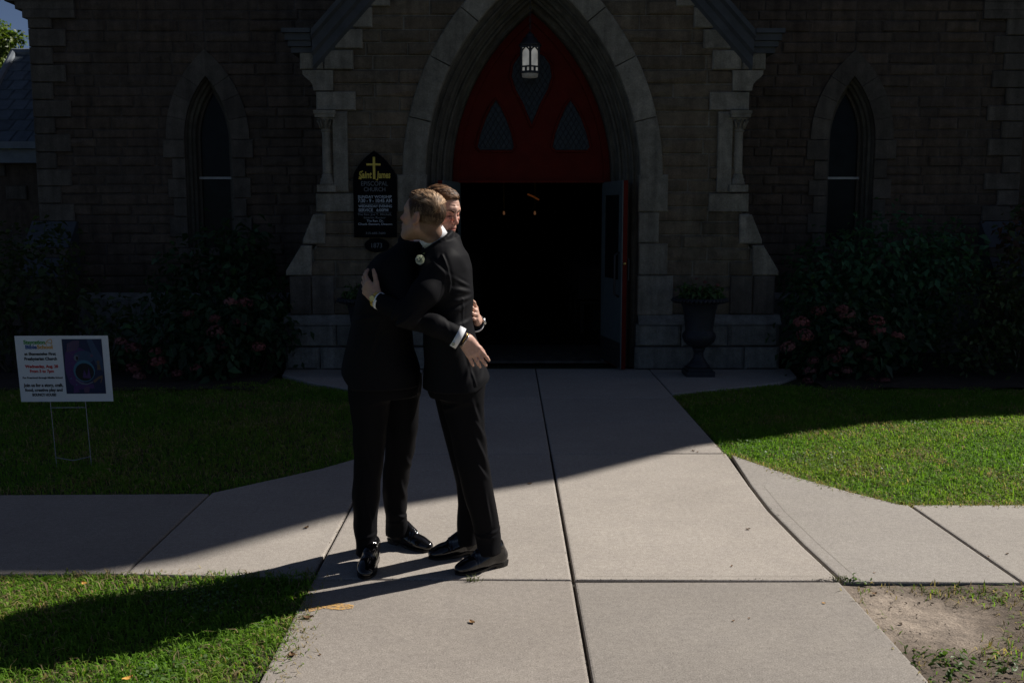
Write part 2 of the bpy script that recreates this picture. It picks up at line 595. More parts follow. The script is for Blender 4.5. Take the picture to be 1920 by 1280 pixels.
walk = sheet('pavement', [(-9, 4.6), (-0.97, 4.6), (-0.97, 5.9), (-9, 5.9)], -0.024, M['joint'])
flareL = [(XL, 7.15), (-1.067, 6.83), (-1.27, 6.55), (-1.50, 6.31), (-1.83, 5.97)]
slab([(XL, 4.52), (XL, 7.15)] + flareL[1:] + [(-1.83, 4.575)], walk, gap=0.007)
for a, b in ((-1.83, -3.36), (-3.36, -4.88), (-4.88, -6.4), (-6.4, -7.9)):
    slab([(a, 4.575), (a, 5.955), (b, 5.93), (b, 4.575)], walk, vignette_tone=(.82, .82, .82))  # left pavement darkened: edge falloff put into the concrete colour
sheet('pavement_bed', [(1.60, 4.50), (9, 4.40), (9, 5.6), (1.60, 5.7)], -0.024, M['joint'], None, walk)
slab([(2.40, 4.44), (2.37, 5.70), (2.326, 5.71), (2.12, 5.98), (1.90, 6.31), (1.70, 6.72), (1.59, 6.94)] + bow[1:4] + [(1.564, 4.46)], walk, gap=0.008, vignette_tone=(.90, .915, .93))  # more neutral concrete, with edge falloff painted in
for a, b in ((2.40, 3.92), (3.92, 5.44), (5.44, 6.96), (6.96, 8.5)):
    slab([(a, 4.44 - .012 * (a - 2.4)), (a - .03, 5.70 - .004 * (a - 2.4)), (b - .03, 5.70 - .004 * (b - 2.4)), (b, 4.44 - .012 * (b - 2.4))], walk, gap=0.007, vignette_tone=(.86, .875, .89))  # right pavement colour darkened to stand in for vignetting

# lawn soil and the bare earth at the corner (uneven grids)
def soil_patch(name, x0, x1, y0, y1, z, amp, mat, nx=60, ny=60, kind='structure'):
    xs, ys = np.linspace(x0, x1, nx), np.linspace(y0, y1, ny)
    V = []
    for y in ys:
        for x in xs:
            h = noise.noise((x * 2.3, y * 2.3, 3.1)) * amp + noise.noise((x * 9, y * 9, 7.7)) * amp * 0.45 + noise.noise((x * 30, y * 30, 1.7)) * amp * 0.25
            e = min(x - x0, x1 - x, y - y0, y1 - y)
            V.append((x, y, z + h))
    idx = np.arange(nx * ny).reshape(ny, nx)
    F = np.stack([idx[:-1, :-1].ravel(), idx[:-1, 1:].ravel(), idx[1:, 1:].ravel(), idx[1:, :-1].ravel()], 1)
    o = link(name, mesh_np(name, V, [F], True), mat)
    o['kind'] = kind
    return o


def dirt_mat():
    m, nt, b = new_mat('bare_earth')
    big = pos_noise(nt, 2.2, 6, 0.65)
    mid = pos_noise(nt, 14.0, 6, 0.7)
    fine = pos_noise(nt, 110.0, 4, 0.7)
    g_ = nt.nodes.new('ShaderNodeNewGeometry').outputs['Position']
    ds = nd(nt, 'ShaderNodeVectorMath', operation='DISTANCE')
    nt.links.new(g_, ds.inputs[0])
    ds.inputs[1].default_value = (1.70, 4.10, 0)
    ad = nd(nt, 'ShaderNodeMath', operation='MULTIPLY_ADD')
    nt.links.new(big, ad.inputs[0])
    ad.inputs[1].default_value = 0.55
    nt.links.new(ds.outputs['Value'], ad.inputs[2])
    c = mixc(nt, ramp(nt, ad.outputs[0], 0.42, 0.72), (0.33, 0.272, 0.22), (0.11, 0.083, 0.061))
    c = mixc(nt, 1.0, c, ramp(nt, mid, 0.3, 0.7, (0.6, 0.6, 0.6), (1.25, 1.25, 1.25)), 'MULTIPLY')
    c = mixc(nt, 1.0, c, ramp(nt, fine, 0.3, 0.7, (0.6, 0.58, 0.55), (1.3, 1.3, 1.3)), 'MULTIPLY')
    nt.links.new(c, b.inputs['Base Color'])
    b.inputs['Roughness'].default_value = 0.95
    bump(nt, b, mid, 0.8, 0.02)
    bump(nt, b, fine, 0.9, 0.006)
    return m


M['dirt'] = dirt_mat()
soil_patch('bare_soil', 1.545, 5.0, 2.0, 4.435, -0.012, 0.014, M['dirt'], 130, 90)
soil_patch('lawn_soil', -5.0, -0.935, 2.0, 4.555, -0.026, 0.009, M['turf'], 110, 70)
soil_patch('lawn_soil', 1.56, 8.5, 5.66, 10.4, -0.034, 0.004, M['turf'], 60, 40)
soil_patch('lawn_soil', -8.5, -0.93, 5.96, 10.4, -0.034, 0.004, M['turf'], 60, 40)
soil_patch('flower_bed', -7.5, -2.45, 9.6, 12.15, -0.005, 0.03, M['mulch'], 50, 30)
soil_patch('flower_bed', 3.12, 8.0, 9.6, 12.15, -0.005, 0.03, M['mulch'], 50, 30)

# ------------------------------------------------------------------ church
CX, YP, YW = 0.27, 10.9, 12.2          # facade centre, porch front, gable wall front
C0 = 1.435                             # the arch centres lie this far past the middle
ZS = float(W(995, 335, YP)[2])         # springing height


def Zp(v, Y=YP):
    return float(W(995, v, Y)[2])


def Xp(u, v, Y=YP):
    return float(W(u, v, Y)[0])


church = thing('church', 'dark brownstone Gothic church with a gabled porch around pointed red doors', 'church', (CX, YP, 0))


def arch_half(z, R):
    """half width of a pointed arch of half width R at height z over the springing"""
    if z <= 0:
        return R
    r = R + C0
    if z >= math.sqrt(max(r * r - C0 * C0, 0)):
        return 0.0
    return math.sqrt(r * r - z * z) - C0


def arch_line(R, n=22, zbot=0.0, cx=CX, zs=ZS, c0=C0):
    """(x,z) from the right foot over the apex to the left foot"""
    r = R + c0
    am = math.acos(c0 / r)
    pts = [(R, zbot - zs)] if zbot < zs else []
    pts += [(r * math.cos(am * t / n) - c0, r * math.sin(am * t / n)) for t in range(n + 1)]
    full = pts + [(-x, z) for x, z in pts[-2::-1]]
    return [(cx + x, zs + z) for x, z in full]


def strip_wall(name, rows_z, intervals, y0, y1, mat, parent):
    """wall built of level bands; intervals(z) -> list of (x0,x1), same count at every z"""
    mb = MB()
    for za, zb in zip(rows_z[:-1], rows_z[1:]):
        ia, ib = intervals(za + 1e-4), intervals(zb - 1e-4)
        for (a0, a1), (b0, b1) in zip(ia, ib):
            if a1 - a0 < 1e-4 and b1 - b0 < 1e-4:
                continue
            V = [(a0, y0, za), (a1, y0, za), (b1, y0, zb), (b0, y0, zb), (a0, y1, za), (a1, y1, za), (b1, y1, zb), (b0, y1, zb)]
            mb.add(V, [(0, 1, 2, 3), (7, 6, 5, 4), (1, 5, 6, 2), (0, 3, 7, 4)])
    return mb.build(name, mat, parent)


# porch core wall (mortar), reached between the blocks
GAB = 1.09                                     # gable slope
Z_KN = Zp(70)
porch_top = Z_KN + GAB * 2.35


def porch_half(z):
    if z < Zp(515): return 2.62
    if z < Zp(460): return 2.62 - (2.62 - 2.38) * (z - Zp(515)) / (Zp(460) - Zp(515))
    if z < Zp(400): return 2.38
    if z < Zp(370): return 2.30
    if z < Z_KN: return 2.24
    return max(0.0, 2.24 - (z - Z_KN) / GAB)


RM = 1.28


def porch_iv(z):
    h = max(arch_half(z - ZS, RM), 0.0)
    w = porch_half(z) - 0.02
    h = min(h, w)
    return [(CX - w, CX - h), (CX + h, CX + w)]


zr = sorted(set(list(np.arange(0, porch_top, 0.06)) + [Zp(515), Zp(460), Zp(400), Zp(370), Z_KN]))
porch_wall = strip_wall('porch_wall', zr, porch_iv, YP + 0.012, YP + 0.5, M['mortar'], church)
mb = MB()
for sgn in (-1, 1):                            # porch side walls back to the gable wall
    x0, x1 = sorted((CX + sgn * 1.7, CX + sgn * 2.22))
    mb.box(x0, x1, YP + 0.5, YW + 0.05, 0, Z_KN)
mb.build('porch_side', M['flank_stone'], church)

# the big gable wall with two lancet openings
LW, LC0 = 0.275, 0.85
LZ = float(W(1597, 262, YW)[2])                 # springing of the lancets
LX = (-3.60, 4.145)
L_SILL = 1.28


def lan_half(z, R):
    if z < L_SILL or z > 50: return 0.0
    z = z - LZ
    if z <= 0: return R
    r = R + LC0
    return max(0.0, math.sqrt(max(r * r - z * z, 0)) - LC0)


NAVE_L, NAVE_R, EAVE = -5.66, 6.19, 5.2
NSL = 1.15


def nave_iv(z):
    l, r = NAVE_L, NAVE_R
    if z > EAVE:
        d = (z - EAVE) / NSL
        l, r = l + d, r - d
        if l > r: l = r = (NAVE_L + NAVE_R) / 2
    a, b = lan_half(z, LW + 0.03), lan_half(z, LW + 0.03)
    d0, d1 = CX - 1.2, CX + 1.2
    if z > 4.6: d0 = d1 = CX
    xs = [l, LX[0] - a, LX[0] + a, d0, d1, LX[1] - b, LX[1] + b, r]
    xs = [min(max(x, l), r) for x in xs]
    return [(xs[0], xs[1]), (xs[2], xs[3]), (xs[4], xs[5]), (xs[6], xs[7])]


NTOP = EAVE + NSL * (NAVE_R - NAVE_L) / 2
zr = sorted(set(list(np.arange(0, 4.62, 0.05)) + [L_SILL, LZ, 4.6] + list(np.arange(4.7, NTOP, 0.5)) + [NTOP]))
front_wall = strip_wall('front_wall', zr, nave_iv, YW + 0.012, YW + 0.6, M['mortar_flank'], church)

# ---- individual stones in level courses
stone_protos = {}
for key in ('porch_stone', 'flank_stone'):
    lst = []
    for k in range(6):
        j = lambda s: RNG.uniform(-s, s)
        e = 0.045
        ring0 = [(-.5, -.5), (.5, -.5), (.5, .5), (-.5, .5)]
        ring1 = [(-.5 + e + j(.02), -.5 + 2 * e + j(.04)), (.5 - e + j(.02), -.5 + 2 * e + j(.04)), (.5 - e + j(.02), .5 - 2 * e + j(.04)), (-.5 + e + j(.02), .5 - 2 * e + j(.04))]
        V = [(x, 0.0, z) for x, z in ring0] + [(x, -0.7 + j(.3), z) for x, z in ring1] + [(j(.2), -1.0 + j(.25), j(.2))]
        F = [(0, 1, 5, 4), (1, 2, 6, 5), (2, 3, 7, 6), (3, 0, 4, 7), (4, 5, 8), (5, 6, 8), (6, 7, 8), (7, 4, 8)]
        me = MB().add(V, F).mesh('stone')
        me.materials.append(M[key])
        lst.append(me)
    stone_protos[key] = lst


def courses(z0, z1, iv, hmin, hmax, lmin, lmax, skip=None):
    """list of stones (x, z, w, h) filling the intervals"""
    out = []
    z = z0
    while z < z1 - 0.04:
        h = random.uniform(hmin, hmax)
        if z + h > z1: h = z1 - z
        A, B, Cc = iv(z + 0.01), iv(z + h / 2), iv(z + h - 0.01)
        for (a0, a1), (b0, b1), (c0, c1) in zip(A, B, Cc):
            l, r = max(a0, b0, c0), min(a1, b1, c1)
            x = l
            while x < r - 0.03:
                w = random.uniform(lmin, lmax)
                if r - (x + w) < lmin * 0.6: w = r - x
                if skip is None or not skip(x, x + w, z, z + h):
                    out.append((x + w / 2, z + h / 2, w, h))
                x += w
        z += h
    return out


joint = 0.009
porch_list = courses(Zp(590), Zp(-30), porch_iv, 0.13, 0.165, 0.32, 0.85)


def flank_iv(z):
    iv = nave_iv(z)
    a = lan_half(z, LW + 0.12) if z > L_SILL else 0
    l = [(NAVE_L + 0.2, LX[0] - a), (LX[0] + a, CX - 2.2), (CX + 2.2, LX[1] - a), (LX[1] + a, NAVE_R - 0.2)]
    return l


flank_list = courses(0.72, 4.35, flank_iv, 0.10, 0.15, 0.2, 0.58)
allst = [(w * h, 'porch_stone', porch_wall, x, z, w, h, YP) for x, z, w, h in porch_list] + [(w * h, 'flank_stone', front_wall, x, z, w, h, YW) for x, z, w, h in flank_list]
allst.sort(key=lambda t: -t[0] * (1.35 if t[1] == 'porch_stone' else 1.0))
NST = 300
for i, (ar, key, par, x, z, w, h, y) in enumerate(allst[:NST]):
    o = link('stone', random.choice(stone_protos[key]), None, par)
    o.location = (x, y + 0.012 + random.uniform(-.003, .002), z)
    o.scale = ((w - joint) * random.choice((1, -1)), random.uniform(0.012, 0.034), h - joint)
rest = {'porch_stone': MB(), 'flank_stone': MB()}
for ar, key, par, x, z, w, h, y in allst[NST:]:
    d = random.uniform(0.008, 0.02)
    me = random.choice(stone_protos[key])
    V = [(v.co.x * (w - joint) + x, y + 0.012 + v.co.y * d, v.co.z * (h - joint) + z) for v in me.vertices]
    rest[key].add(V, [tuple(p.vertices) for p in me.polygons])
for key in rest:
    if rest[key].v:
        tag(rest[key].build('small_stones', M[key], porch_wall if key == 'porch_stone' else front_wall), kind='stuff')

# ---- the doorway: voussoirs, moulded orders, jamb blocks
doorway = MB()
prof = [(1.165, YP - 0.02), (1.158, YP + 0.05), (1.135, YP + 0.075), (1.115, YP + 0.075), (1.10, YP + 0.06), (1.085, YP + 0.075), (1.08, YP + 0.13), (1.065, YP + 0.16), (1.045, YP + 0.15), (1.03, YP + 0.17), (1.028, YP + 0.25), (1.005, YP + 0.27), (0.985, YP + 0.255), (0.965, YP + 0.275), (0.96, YP + 0.36), (0.94, YP + 0.39), (0.915, YP + 0.385), (0.90, YP + 0.41), (0.895, YP + 0.62)]
lines = [arch_line(R, 26, 0.0) for R, _ in prof]
npts = len(lines[0])
V = [(x, prof[k][1], z) for k, ln in enumerate(lines) for x, z in ln]
F = [(k * npts + i, k * npts + i + 1, (k + 1) * npts + i + 1, (k + 1) * npts + i) for k in range(len(lines) - 1) for i in range(npts - 1)]
doorway.add(V, F)
doorway = doorway.build('doorway_arch', M['mould'], church)
r_in, r_out = 1.158 + C0, 1.405 + C0
edges = [0.0, 0.232, 0.47, 0.682, 0.86]
for sgn in (1, -1):
    for k in range(5):
        a0 = edges[k]
        if k < 4:
            a1 = edges[k + 1]
            ang_in = ang_out = np.linspace(a0, a1, 6)
        else:
            ang_in = np.linspace(a0, math.acos(C0 / r_in), 4)
            ang_out = np.linspace(a0, math.acos(C0 / r_out), 4)
        g = 0.0015
        inner = [((r_in) * math.cos(a + (g if i == 0 else 0)) - C0, r_in * math.sin(a + (g if i == 0 else 0))) for i, a in enumerate(ang_in)]
        outer = [((r_out) * math.cos(a) - C0, r_out * math.sin(a)) for a in ang_out]
        y0 = YP - random.uniform(0.030, 0.038)
        mb = MB()
        n = len(inner)
        ch = 0.010
        def pt(p, q, t): return (p[0] + (q[0] - p[0]) * t, p[1] + (q[1] - p[1]) * t)
        ti = 0.05
        V = []
        for i in range(n):
            V += [(CX + sgn * inner[i][0], YP + 0.06, ZS + inner[i][1]), (CX + sgn * inner[i][0], y0 + ch, ZS + inner[i][1])]
            p, q = pt(inner[i], outer[i], ti), pt(inner[i], outer[i], 1 - ti)
            shr = 0.006 if i == 0 else (-0.006 if i == n - 1 else 0)
            d = shr
            ca, sa = math.cos(ang_in[i]), math.sin(ang_in[i])
            p, q = (p[0] - sa * d, p[1] + ca * d), (q[0] - sa * d, q[1] + ca * d)
            V += [(CX + sgn * p[0], y0, ZS + p[1]), (CX + sgn * q[0], y0, ZS + q[1])]
            V += [(CX + sgn * outer[i][0], y0 + ch, ZS + outer[i][1]), (CX + sgn * outer[i][0], YP + 0.06, ZS + outer[i][1])]
        F = []
        for i in range(n - 1):
            for j in range(5):
                q = (i * 6 + j, i * 6 + j + 1, (i + 1) * 6 + j + 1, (i + 1) * 6 + j)
                F.append(q if sgn < 0 else q[::-1])
        F.append(tuple(range(6)))
        F.append(tuple((n - 1) * 6 + j for j in range(5, -1, -1)))
        mb.add(V, F).build('voussoir', M['trim'], doorway)


def pblock(name, u0, u1, v0, v1, mat, parent, Y=YP, dep=0.16, proud=0.03, mirror=False, ch=0.012, y1=None):
    """dressed block given by its front rectangle in photo pixels at depth Y"""
    x0, x1 = Xp(u0, (v0 + v1) / 2, Y), Xp(u1, (v0 + v1) / 2, Y)
    z1, z0 = Zp(v0, Y), Zp(v1, Y)
    g = 0.004
    obs = []
    for m in ((False, True) if mirror else (False,)):
        a, b = (2 * CX - x1, 2 * CX - x0) if m else (x0, x1)
        pr = proud + random.uniform(-.003, .003)
        obs.append(MB().block([(a + g, z0 + g), (b - g, z0 + g), (b - g, z1 - g), (a + g, z1 - g)], Y - pr, (y1 if y1 else Y + dep), ch).build(name, mat, parent))
    return obs


for (u0, u1, v0, v1) in ((1196, 1253, 327, 398), (1196, 1236, 398, 456), (1196, 1252, 456, 516), (1194, 1262, 516, 591)):
    pblock('jamb_block', u0, u1, v0, v1, M['trim'], church, mirror=True, proud=0.034)

# plinth of the porch
for (u0, u1, v0, v1, pr, mt) in ((1190, 1275, 606, 648, .10, 'plinth'), (1275, 1362, 606, 648, .105, 'plinth'), (1362, 1458, 606, 648, .10, 'plinth'),
                                 (1187, 1300, 648, 690, .125, 'plinth'), (1300, 1392, 648, 690, .12, 'plinth'), (1392, 1457, 648, 690, .125, 'plinth')):
    pblock('plinth_block', u0, u1, v0, v1, M[mt], church, mirror=True, proud=pr, ch=0.03, dep=.4)
for sgn in (1, -1):                            # sloping water table
    x0, x1 = CX + sgn * 1.16, CX + sgn * 2.72
    a, b = sorted((x0, x1))
    za, zb = Zp(607), Zp(590)
    mb = MB()
    V = [(a, YP - .11, za), (b, YP - .11, za), (b, YP - .105, za + .02), (a, YP - .105, za + .02), (a, YP - .02, zb), (b, YP - .02, zb), (a, YP + .3, zb), (b, YP + .3, zb), (a, YP + .3, za), (b, YP + .3, za)]
    mb.add(V, [(0, 1, 2, 3), (3, 2, 5, 4), (4, 5, 7, 6), (0, 3, 4, 6, 8), (1, 9, 7, 5, 2), (8, 9, 1, 0)])
    mb.build('water_table', M['plinth'], church)

# stepped buttress blocks at the porch corners
pblock('buttress_block', 1368, 1411, 517, 590, M['trim_dim'], church, mirror=True, proud=.03)
pblock('buttress_block', 1411, 1452, 517, 590, M['trim_dim'], church, mirror=True, proud=.033)
for tri in (((1411, 516), (1459, 516), (1459, 507), (1431, 460), (1411, 460)), ((1386, 457), (1428, 457), (1428, 449), (1409, 402), (1386, 402))):
    for m in (1, -1):
        pts = []
        for u, v in tri:
            x, z = Xp(u, v), Zp(v)
            pts.append((x, z) if m > 0 else (2 * CX - x, z))
        if m < 0: pts = pts[::-1]
        MB().block(pts[::-1] if False else pts, YP - .034, YP + .3, .012).build('weathering_block', M['trim'], church)
pblock('quoin', 1328, 1404, 362, 398, M['trim'], church, mirror=True, proud=.036)
pblock('pilaster', 1344, 1373, 209, 361, M['trim'], church, mirror=True, proud=.03)
pblock('quoin', 1330, 1405, 172, 208, M['trim'], church, mirror=True, proud=.036)
# corbel with a stepped profile at its outer side
for m in (1, -1):
    pts = [(1373, 171), (1409, 171), (1411, 160), (1416, 153), (1425, 146), (1430, 140), (1430, 133), (1373, 133)]
    q = [(Xp(u, v), Zp(v)) for u, v in pts]
    if m < 0: q = [(2 * CX - x, z) for x, z in q][::-1]
    MB().prism(q, YP - .045, YP + .4).build('corbel', M['trim'], church)
for (u0, u1, v0, v1) in ((1391, 1436, 99, 132), (1335, 1391, 94, 132), (1318, 1372, 55, 93), (1300, 1345, 14, 54), (1267, 1318, -28, 14), (1232, 1290, -70, -28)):
    pblock('corbel_block', u0, u1, v0, v1, M['trim'], church, mirror=True, proud=.04)
# colonnettes in the re-entrant corner
for m in (1, -1):
    xc = CX + m * (Xp(1385, 280) - CX)
    yc = YP + 0.02
    zb, zt = Zp(345), Zp(222)
    colo = MB().lathe([(.055, zb + .10), (.052, zb + .14), (.050, zt - .16), (.053, zt - .14)], 16, (xc, yc, 0)).build('colonnette', M['trim'], church, True)
    MB().lathe([(.085, zb - .01), (.085, zb + .015), (.075, zb + .03), (.08, zb + .05), (.062, zb + .07), (.066, zb + .085), (.056, zb + .105)], 16, (xc, yc, 0)).build('base', M['trim'], colo, True)
    MB().lathe([(.054, zt - .145), (.064, zt - .13), (.054, zt - .115), (.058, zt - .07), (.075, zt - .025), (.098, zt), (.09, zt + .004)], 16, (xc, yc, 0), 8, .10, (3, 4, 5)).build('capital', M['trim'], colo, True)
    mb = MB()
    mb.box(xc - .105, xc + .105, yc - .11, yc + .2, zt + .004, zt + .04)
    mb.box(xc - .115, xc + .115, yc - .12, yc + .2, zt + .04, zt + .075)
    mb.build('abacus', M['trim'], colo)
    MB().box(xc - .10, xc + .10, yc - .10, yc + .2, zb - .085, zb - .012).build('pedestal', M['trim'], colo)
    # leaf carving on the capital
    mb = MB()
    for k in range(5):
        a = -math.pi * (0.1 + 0.2 * k)
        dx, dy = math.cos(a), math.sin(a)
        mb.tube([(xc + dx * .058, yc + dy * .058, zt - .11), (xc + dx * .075, yc + dy * .075, zt - .06), (xc + dx * .097, yc + dy * .097, zt - .02), (xc + dx * .102, yc + dy * .102, zt - .04)], [.012, .014, .012, .006], 6)
    mb.build('leaf_carving', M['trim'], colo, True)

# gable coping and kneelers of the porch
xk = Xp(1411, 62) - CX
for m in (1, -1):
    prof_c = [(-.02, -.30), (.0, -.30), (.05, -.25), (.05, -.18), (.09, -.15), (.09, -.07), (.14, -.045), (.14, .0), (-.02, .0)]   # (out from the wall, height)
    ca, sa = math.cos(math.atan(GAB)), math.sin(math.atan(GAB))
    mb = MB()
    V = []
    for e in (0, 1):
        for out, h in prof_c:
            if e == 0: x, z = xk, Zp(61) + h / ca * 0.98
            else:
                x = 0.0
                z = Zp(61) + GAB * xk + h / ca
            V.append((CX + m * x, YP - out - .02, z))
    n = len(prof_c)
    mb.add(V, [[i, (i + 1) % n, (i + 1) % n + n, i + n] for i in range(n)])
    mb.build('gable_coping', M['coping'], church)
    x0, x1 = CX + m * (xk + .01), CX + m * (Xp(1466, 62) - CX)
    a, b = sorted((x0, x1))
    mb = MB()
    for i, (o0, h0, h1) in enumerate(((.14, -.045, 0), (.10, -.115, -.047), (.07, -.175, -.117), (.03, -.235, -.177))):
        sh = .025 * i
        aa, bb = (a, b - sh) if m > 0 else (a + sh, b)
        mb.box(aa - .004 * m, bb, YP - .02 - o0, YP + .5, Zp(58) + h0, Zp(58) + h1)
    mb.build('kneeler', M['coping'], church)
    V = [(CX + m * (xk + .02), YP + .02, Zp(61) + .42), (CX, YP + .02, Zp(61) + GAB * xk + .44), (CX, YW + .02, Zp(61) + GAB * xk + .44), (CX + m * (xk + .02), YW + .02, Zp(61) + .42)]
    V = [(x, y, z - .62) for x, y, z in V] + [(x, y, z - .70) for x, y, z in V]
    MB().add(V, [(0, 1, 2, 3), (7, 6, 5, 4), (0, 4, 5, 1), (2, 6, 7, 3), (1, 5, 6, 2), (0, 3, 7, 4)]).build('porch_roof', M['slate'], church)

# ---- tympanum, lintel, door leaves
YT = YP + 0.56
TH = 0.895
poly = [(x, z) for x, z in arch_line(TH, 20, ZS + 0.0)]
tymp = MB().prism(poly[::-1], YT, YT + .06).build('tympanum', M['red'], church)
zl = Zp(340, YT)
MB().box(CX - TH, CX + TH, YT - .05, YT + .07, zl - .01, ZS + .005).build('lintel', M['red'], tymp)
MB().box(CX - TH, CX + TH, YT - .075, YT - .048, ZS - .03, ZS + .0).build('lintel_moulding', M['red'], tymp)
ln = arch_line(TH - .002, 20, ZS + .004)
ln2 = arch_line(TH - .075, 20, ZS + .004)
n = len(ln)
V = [(x, YT - .03, z) for x, z in ln] + [(x, YT - .03, z) for x, z in ln2] + [(x, YT - .001, z) for x, z in ln2]
F = [(i, i + 1, n + i + 1, n + i) for i in range(n - 1)] + [(n + i, n + i + 1, 2 * n + i + 1, 2 * n + i) for i in range(n - 1)]
MB().add(V, F).build('rim', M['red'], tymp)


def glass_panel(outline):
    """leaded light: dark panes, raised lead lines, thin red moulding"""
    q = [(Xp(u, v, YT), Zp(v, YT)) for u, v in outline]
    c = np.mean(np.array(q), axis=0)
    o = MB().prism(q, YT - .012, YT + .01).build('glass_panel', M['glass'], tymp)
    n = len(q)
    mb = MB()
    mb.tube([(x, YT - .014, z) for x, z in q] + [(q[0][0], YT - .014, q[0][1])], .016, 6, False)
    mb.build('moulding', M['red'], o)
    mb = MB()
    xs = [p[0] for p in q]
    zs = [p[1] for p in q]
    def inside(x, z):
        r = False
        for i in range(n):
            (x1, z1), (x2, z2) = q[i], q[i - 1]
            if (z1 > z) != (z2 > z) and x < (x2 - x1) * (z - z1) / (z2 - z1) + x1: r = not r
        return r
    for d in (1, -1):
        for k in range(-12, 13):
            run = []
            for t in np.linspace(-.6, .6, 80):
                x = c[0] + k * .06 + t * .6
                z = c[1] + d * t * 1.0
                if inside(x, z): run.append((x, YT - .0135, z))
                elif len(run) > 2: break
                else: run = []
            if len(run) > 2: mb.tube([run[0], run[-1]], .003, 4)
    if mb.v: mb.build('lead_line', M['iron'], o)
    return o


glass_panel([(900, 284), (960, 284), (966, 276), (961, 250), (951, 222), (941, 200), (930, 186), (919, 200), (909, 222), (899, 250), (893, 276)])
glass_panel([(1041, 284), (1101, 284), (1108, 276), (1102, 250), (1092, 222), (1081, 200), (1070, 186), (1059, 200), (1049, 222), (1039, 250), (1034, 276)])
glass_panel([(997, 240), (1006, 218), (1015, 196), (1029, 170), (1037, 145), (1034, 122), (1022, 104), (997, 92), (972, 104), (960, 122), (957, 145), (965, 170), (979, 196), (988, 218)])


def door_leaf(hx, hy, fx, fy, m):
    """leaf standing open from its hinge (hx,hy) to its free edge (fx,fy); m = side the red outer face looks to"""
    d = np.array((fx - hx, fy - hy))
    L = np.linalg.norm(d)
    d /= L
    nrm = np.array((-d[1], d[0])) * m        # towards the outer (red) face
    t = 0.06
    z0, z1 = 0.012, zl - .012
    def q(a, b, z): return (hx + d[0] * a + nrm[0] * b, hy + d[1] * a + nrm[1] * b, z)
    def slabq(a0, a1, b0, b1, za, zb):
        mb = MB()
        V = [q(a0, b0, za), q(a1, b0, za), q(a1, b1, za), q(a0, b1, za), q(a0, b0, zb), q(a1, b0, zb), q(a1, b1, zb), q(a0, b1, zb)]
        return mb.add(V, [(0, 3, 2, 1), (4, 5, 6, 7), (0, 1, 5, 4), (1, 2, 6, 5), (2, 3, 7, 6), (3, 0, 4, 7)])
    leaf = slabq(0, L, .012, t, z0, z1).build('door', M['red'], church)
    st = .12
    slabq(0, st, 0, .011, z0, z1).build('stile', M['door_grey'], leaf)
    slabq(L - st, L - .002, 0, .011, z0, z1).build('stile', M['door_grey'], leaf)
    for za, zb in ((z1 - .15, z1), (.86, .98), (.30, .42)):
        slabq(st + .002, L - st - .002, 0, .0112, za, zb).build('rail', M['door_grey'], leaf)
    slabq(st + .002, L - st - .002, .006, .0118, .98, z1 - .15).build('glass_panel', M['window_glass'], leaf)
    slabq(st + .002, L - st - .002, .006, .0118, .42, .86).build('panel', M['door_grey'], leaf)
    slabq(.004, L - .006, -.004, -.001, .03, .30).build('kick_plate', M['kick'], leaf)
    h = MB()
    h.tube([q(L - .07, -.01, .80), q(L - .07, -.055, .83), q(L - .07, -.055, 1.25), q(L - .07, -.01, 1.28)], .013, 8)
    h.build('handle', M['iron'], leaf, True)
    k = MB()
    p0, p1 = q(L + .001, t * .55, 1.16), q(L + .012, t * .55, 1.16)
    k.tube([p0, p1], [.017, .015], 10)
    k.build('lock', M['brass'], leaf, True)
    h2 = MB()
    h2.tube([q(L - .10, t + .002, .95), q(L - .10, t + .05, .98), q(L - .10, t + .05, 1.2), q(L - .10, t + .002, 1.23)], .012, 8)
    h2.build('pull', M['iron'], leaf, True)
    return leaf


door_leaf(1.075, YT + .0, 1.225, YT - .74, 1)
door_leaf(2 * CX - 1.075, YT + .0, 2 * CX - 1.225, YT - .74, -1)

# ---- dark nave behind the doors
inn = MB()
x0, x1, y0, y1, zt = CX - 3.2, CX + 3.2, YW + .6, YW + 16, 6.0
V = [(x0, y0, -.02), (x1, y0, -.02), (x1, y1, -.02), (x0, y1, -.02), (x0, y0, zt), (x1, y0, zt), (x1, y1, zt), (x0, y1, zt)]
inn.add(V, [(0, 1, 2, 3), (4, 7, 6, 5), (1, 5, 6, 2), (2, 6, 7, 3), (3, 7, 4, 0)])
for sgn in (-1, 1):                            # front of the room beside and over the door
    a, b = sorted((CX + sgn * 1.2, CX + sgn * 3.2))
    inn.add([(a, y0, 0), (b, y0, 0), (b, y0, zt), (a, y0, zt)], [(0, 1, 2, 3)])
    s0, s1 = CX + sgn * .9, CX + sgn * 1.2
    inn.add([(s0, YT + .06, 0), (s1, YW + .6, 0), (s1, YW + .6, 4.6), (s0, YT + .06, 4.6)], [(0, 1, 2, 3)])
inn.add([(CX - 1.2, y0, 2.6), (CX + 1.2, y0, 2.6), (CX + 1.2, y0, zt), (CX - 1.2, y0, zt)], [(0, 1, 2, 3)])
inn.add([(CX - .9, YT + .06, 2.05), (CX + .9, YT + .06, 2.05), (CX + 1.2, y0, 2.62), (CX - 1.2, y0, 2.62)], [(0, 1, 2, 3)])
inn.build('nave_interior', M['interior'], church)
MB().box(CX - .9, CX + .9, YT - .07, YW + .6, -.02, .006).build('threshold', M['trim_dim'], church)
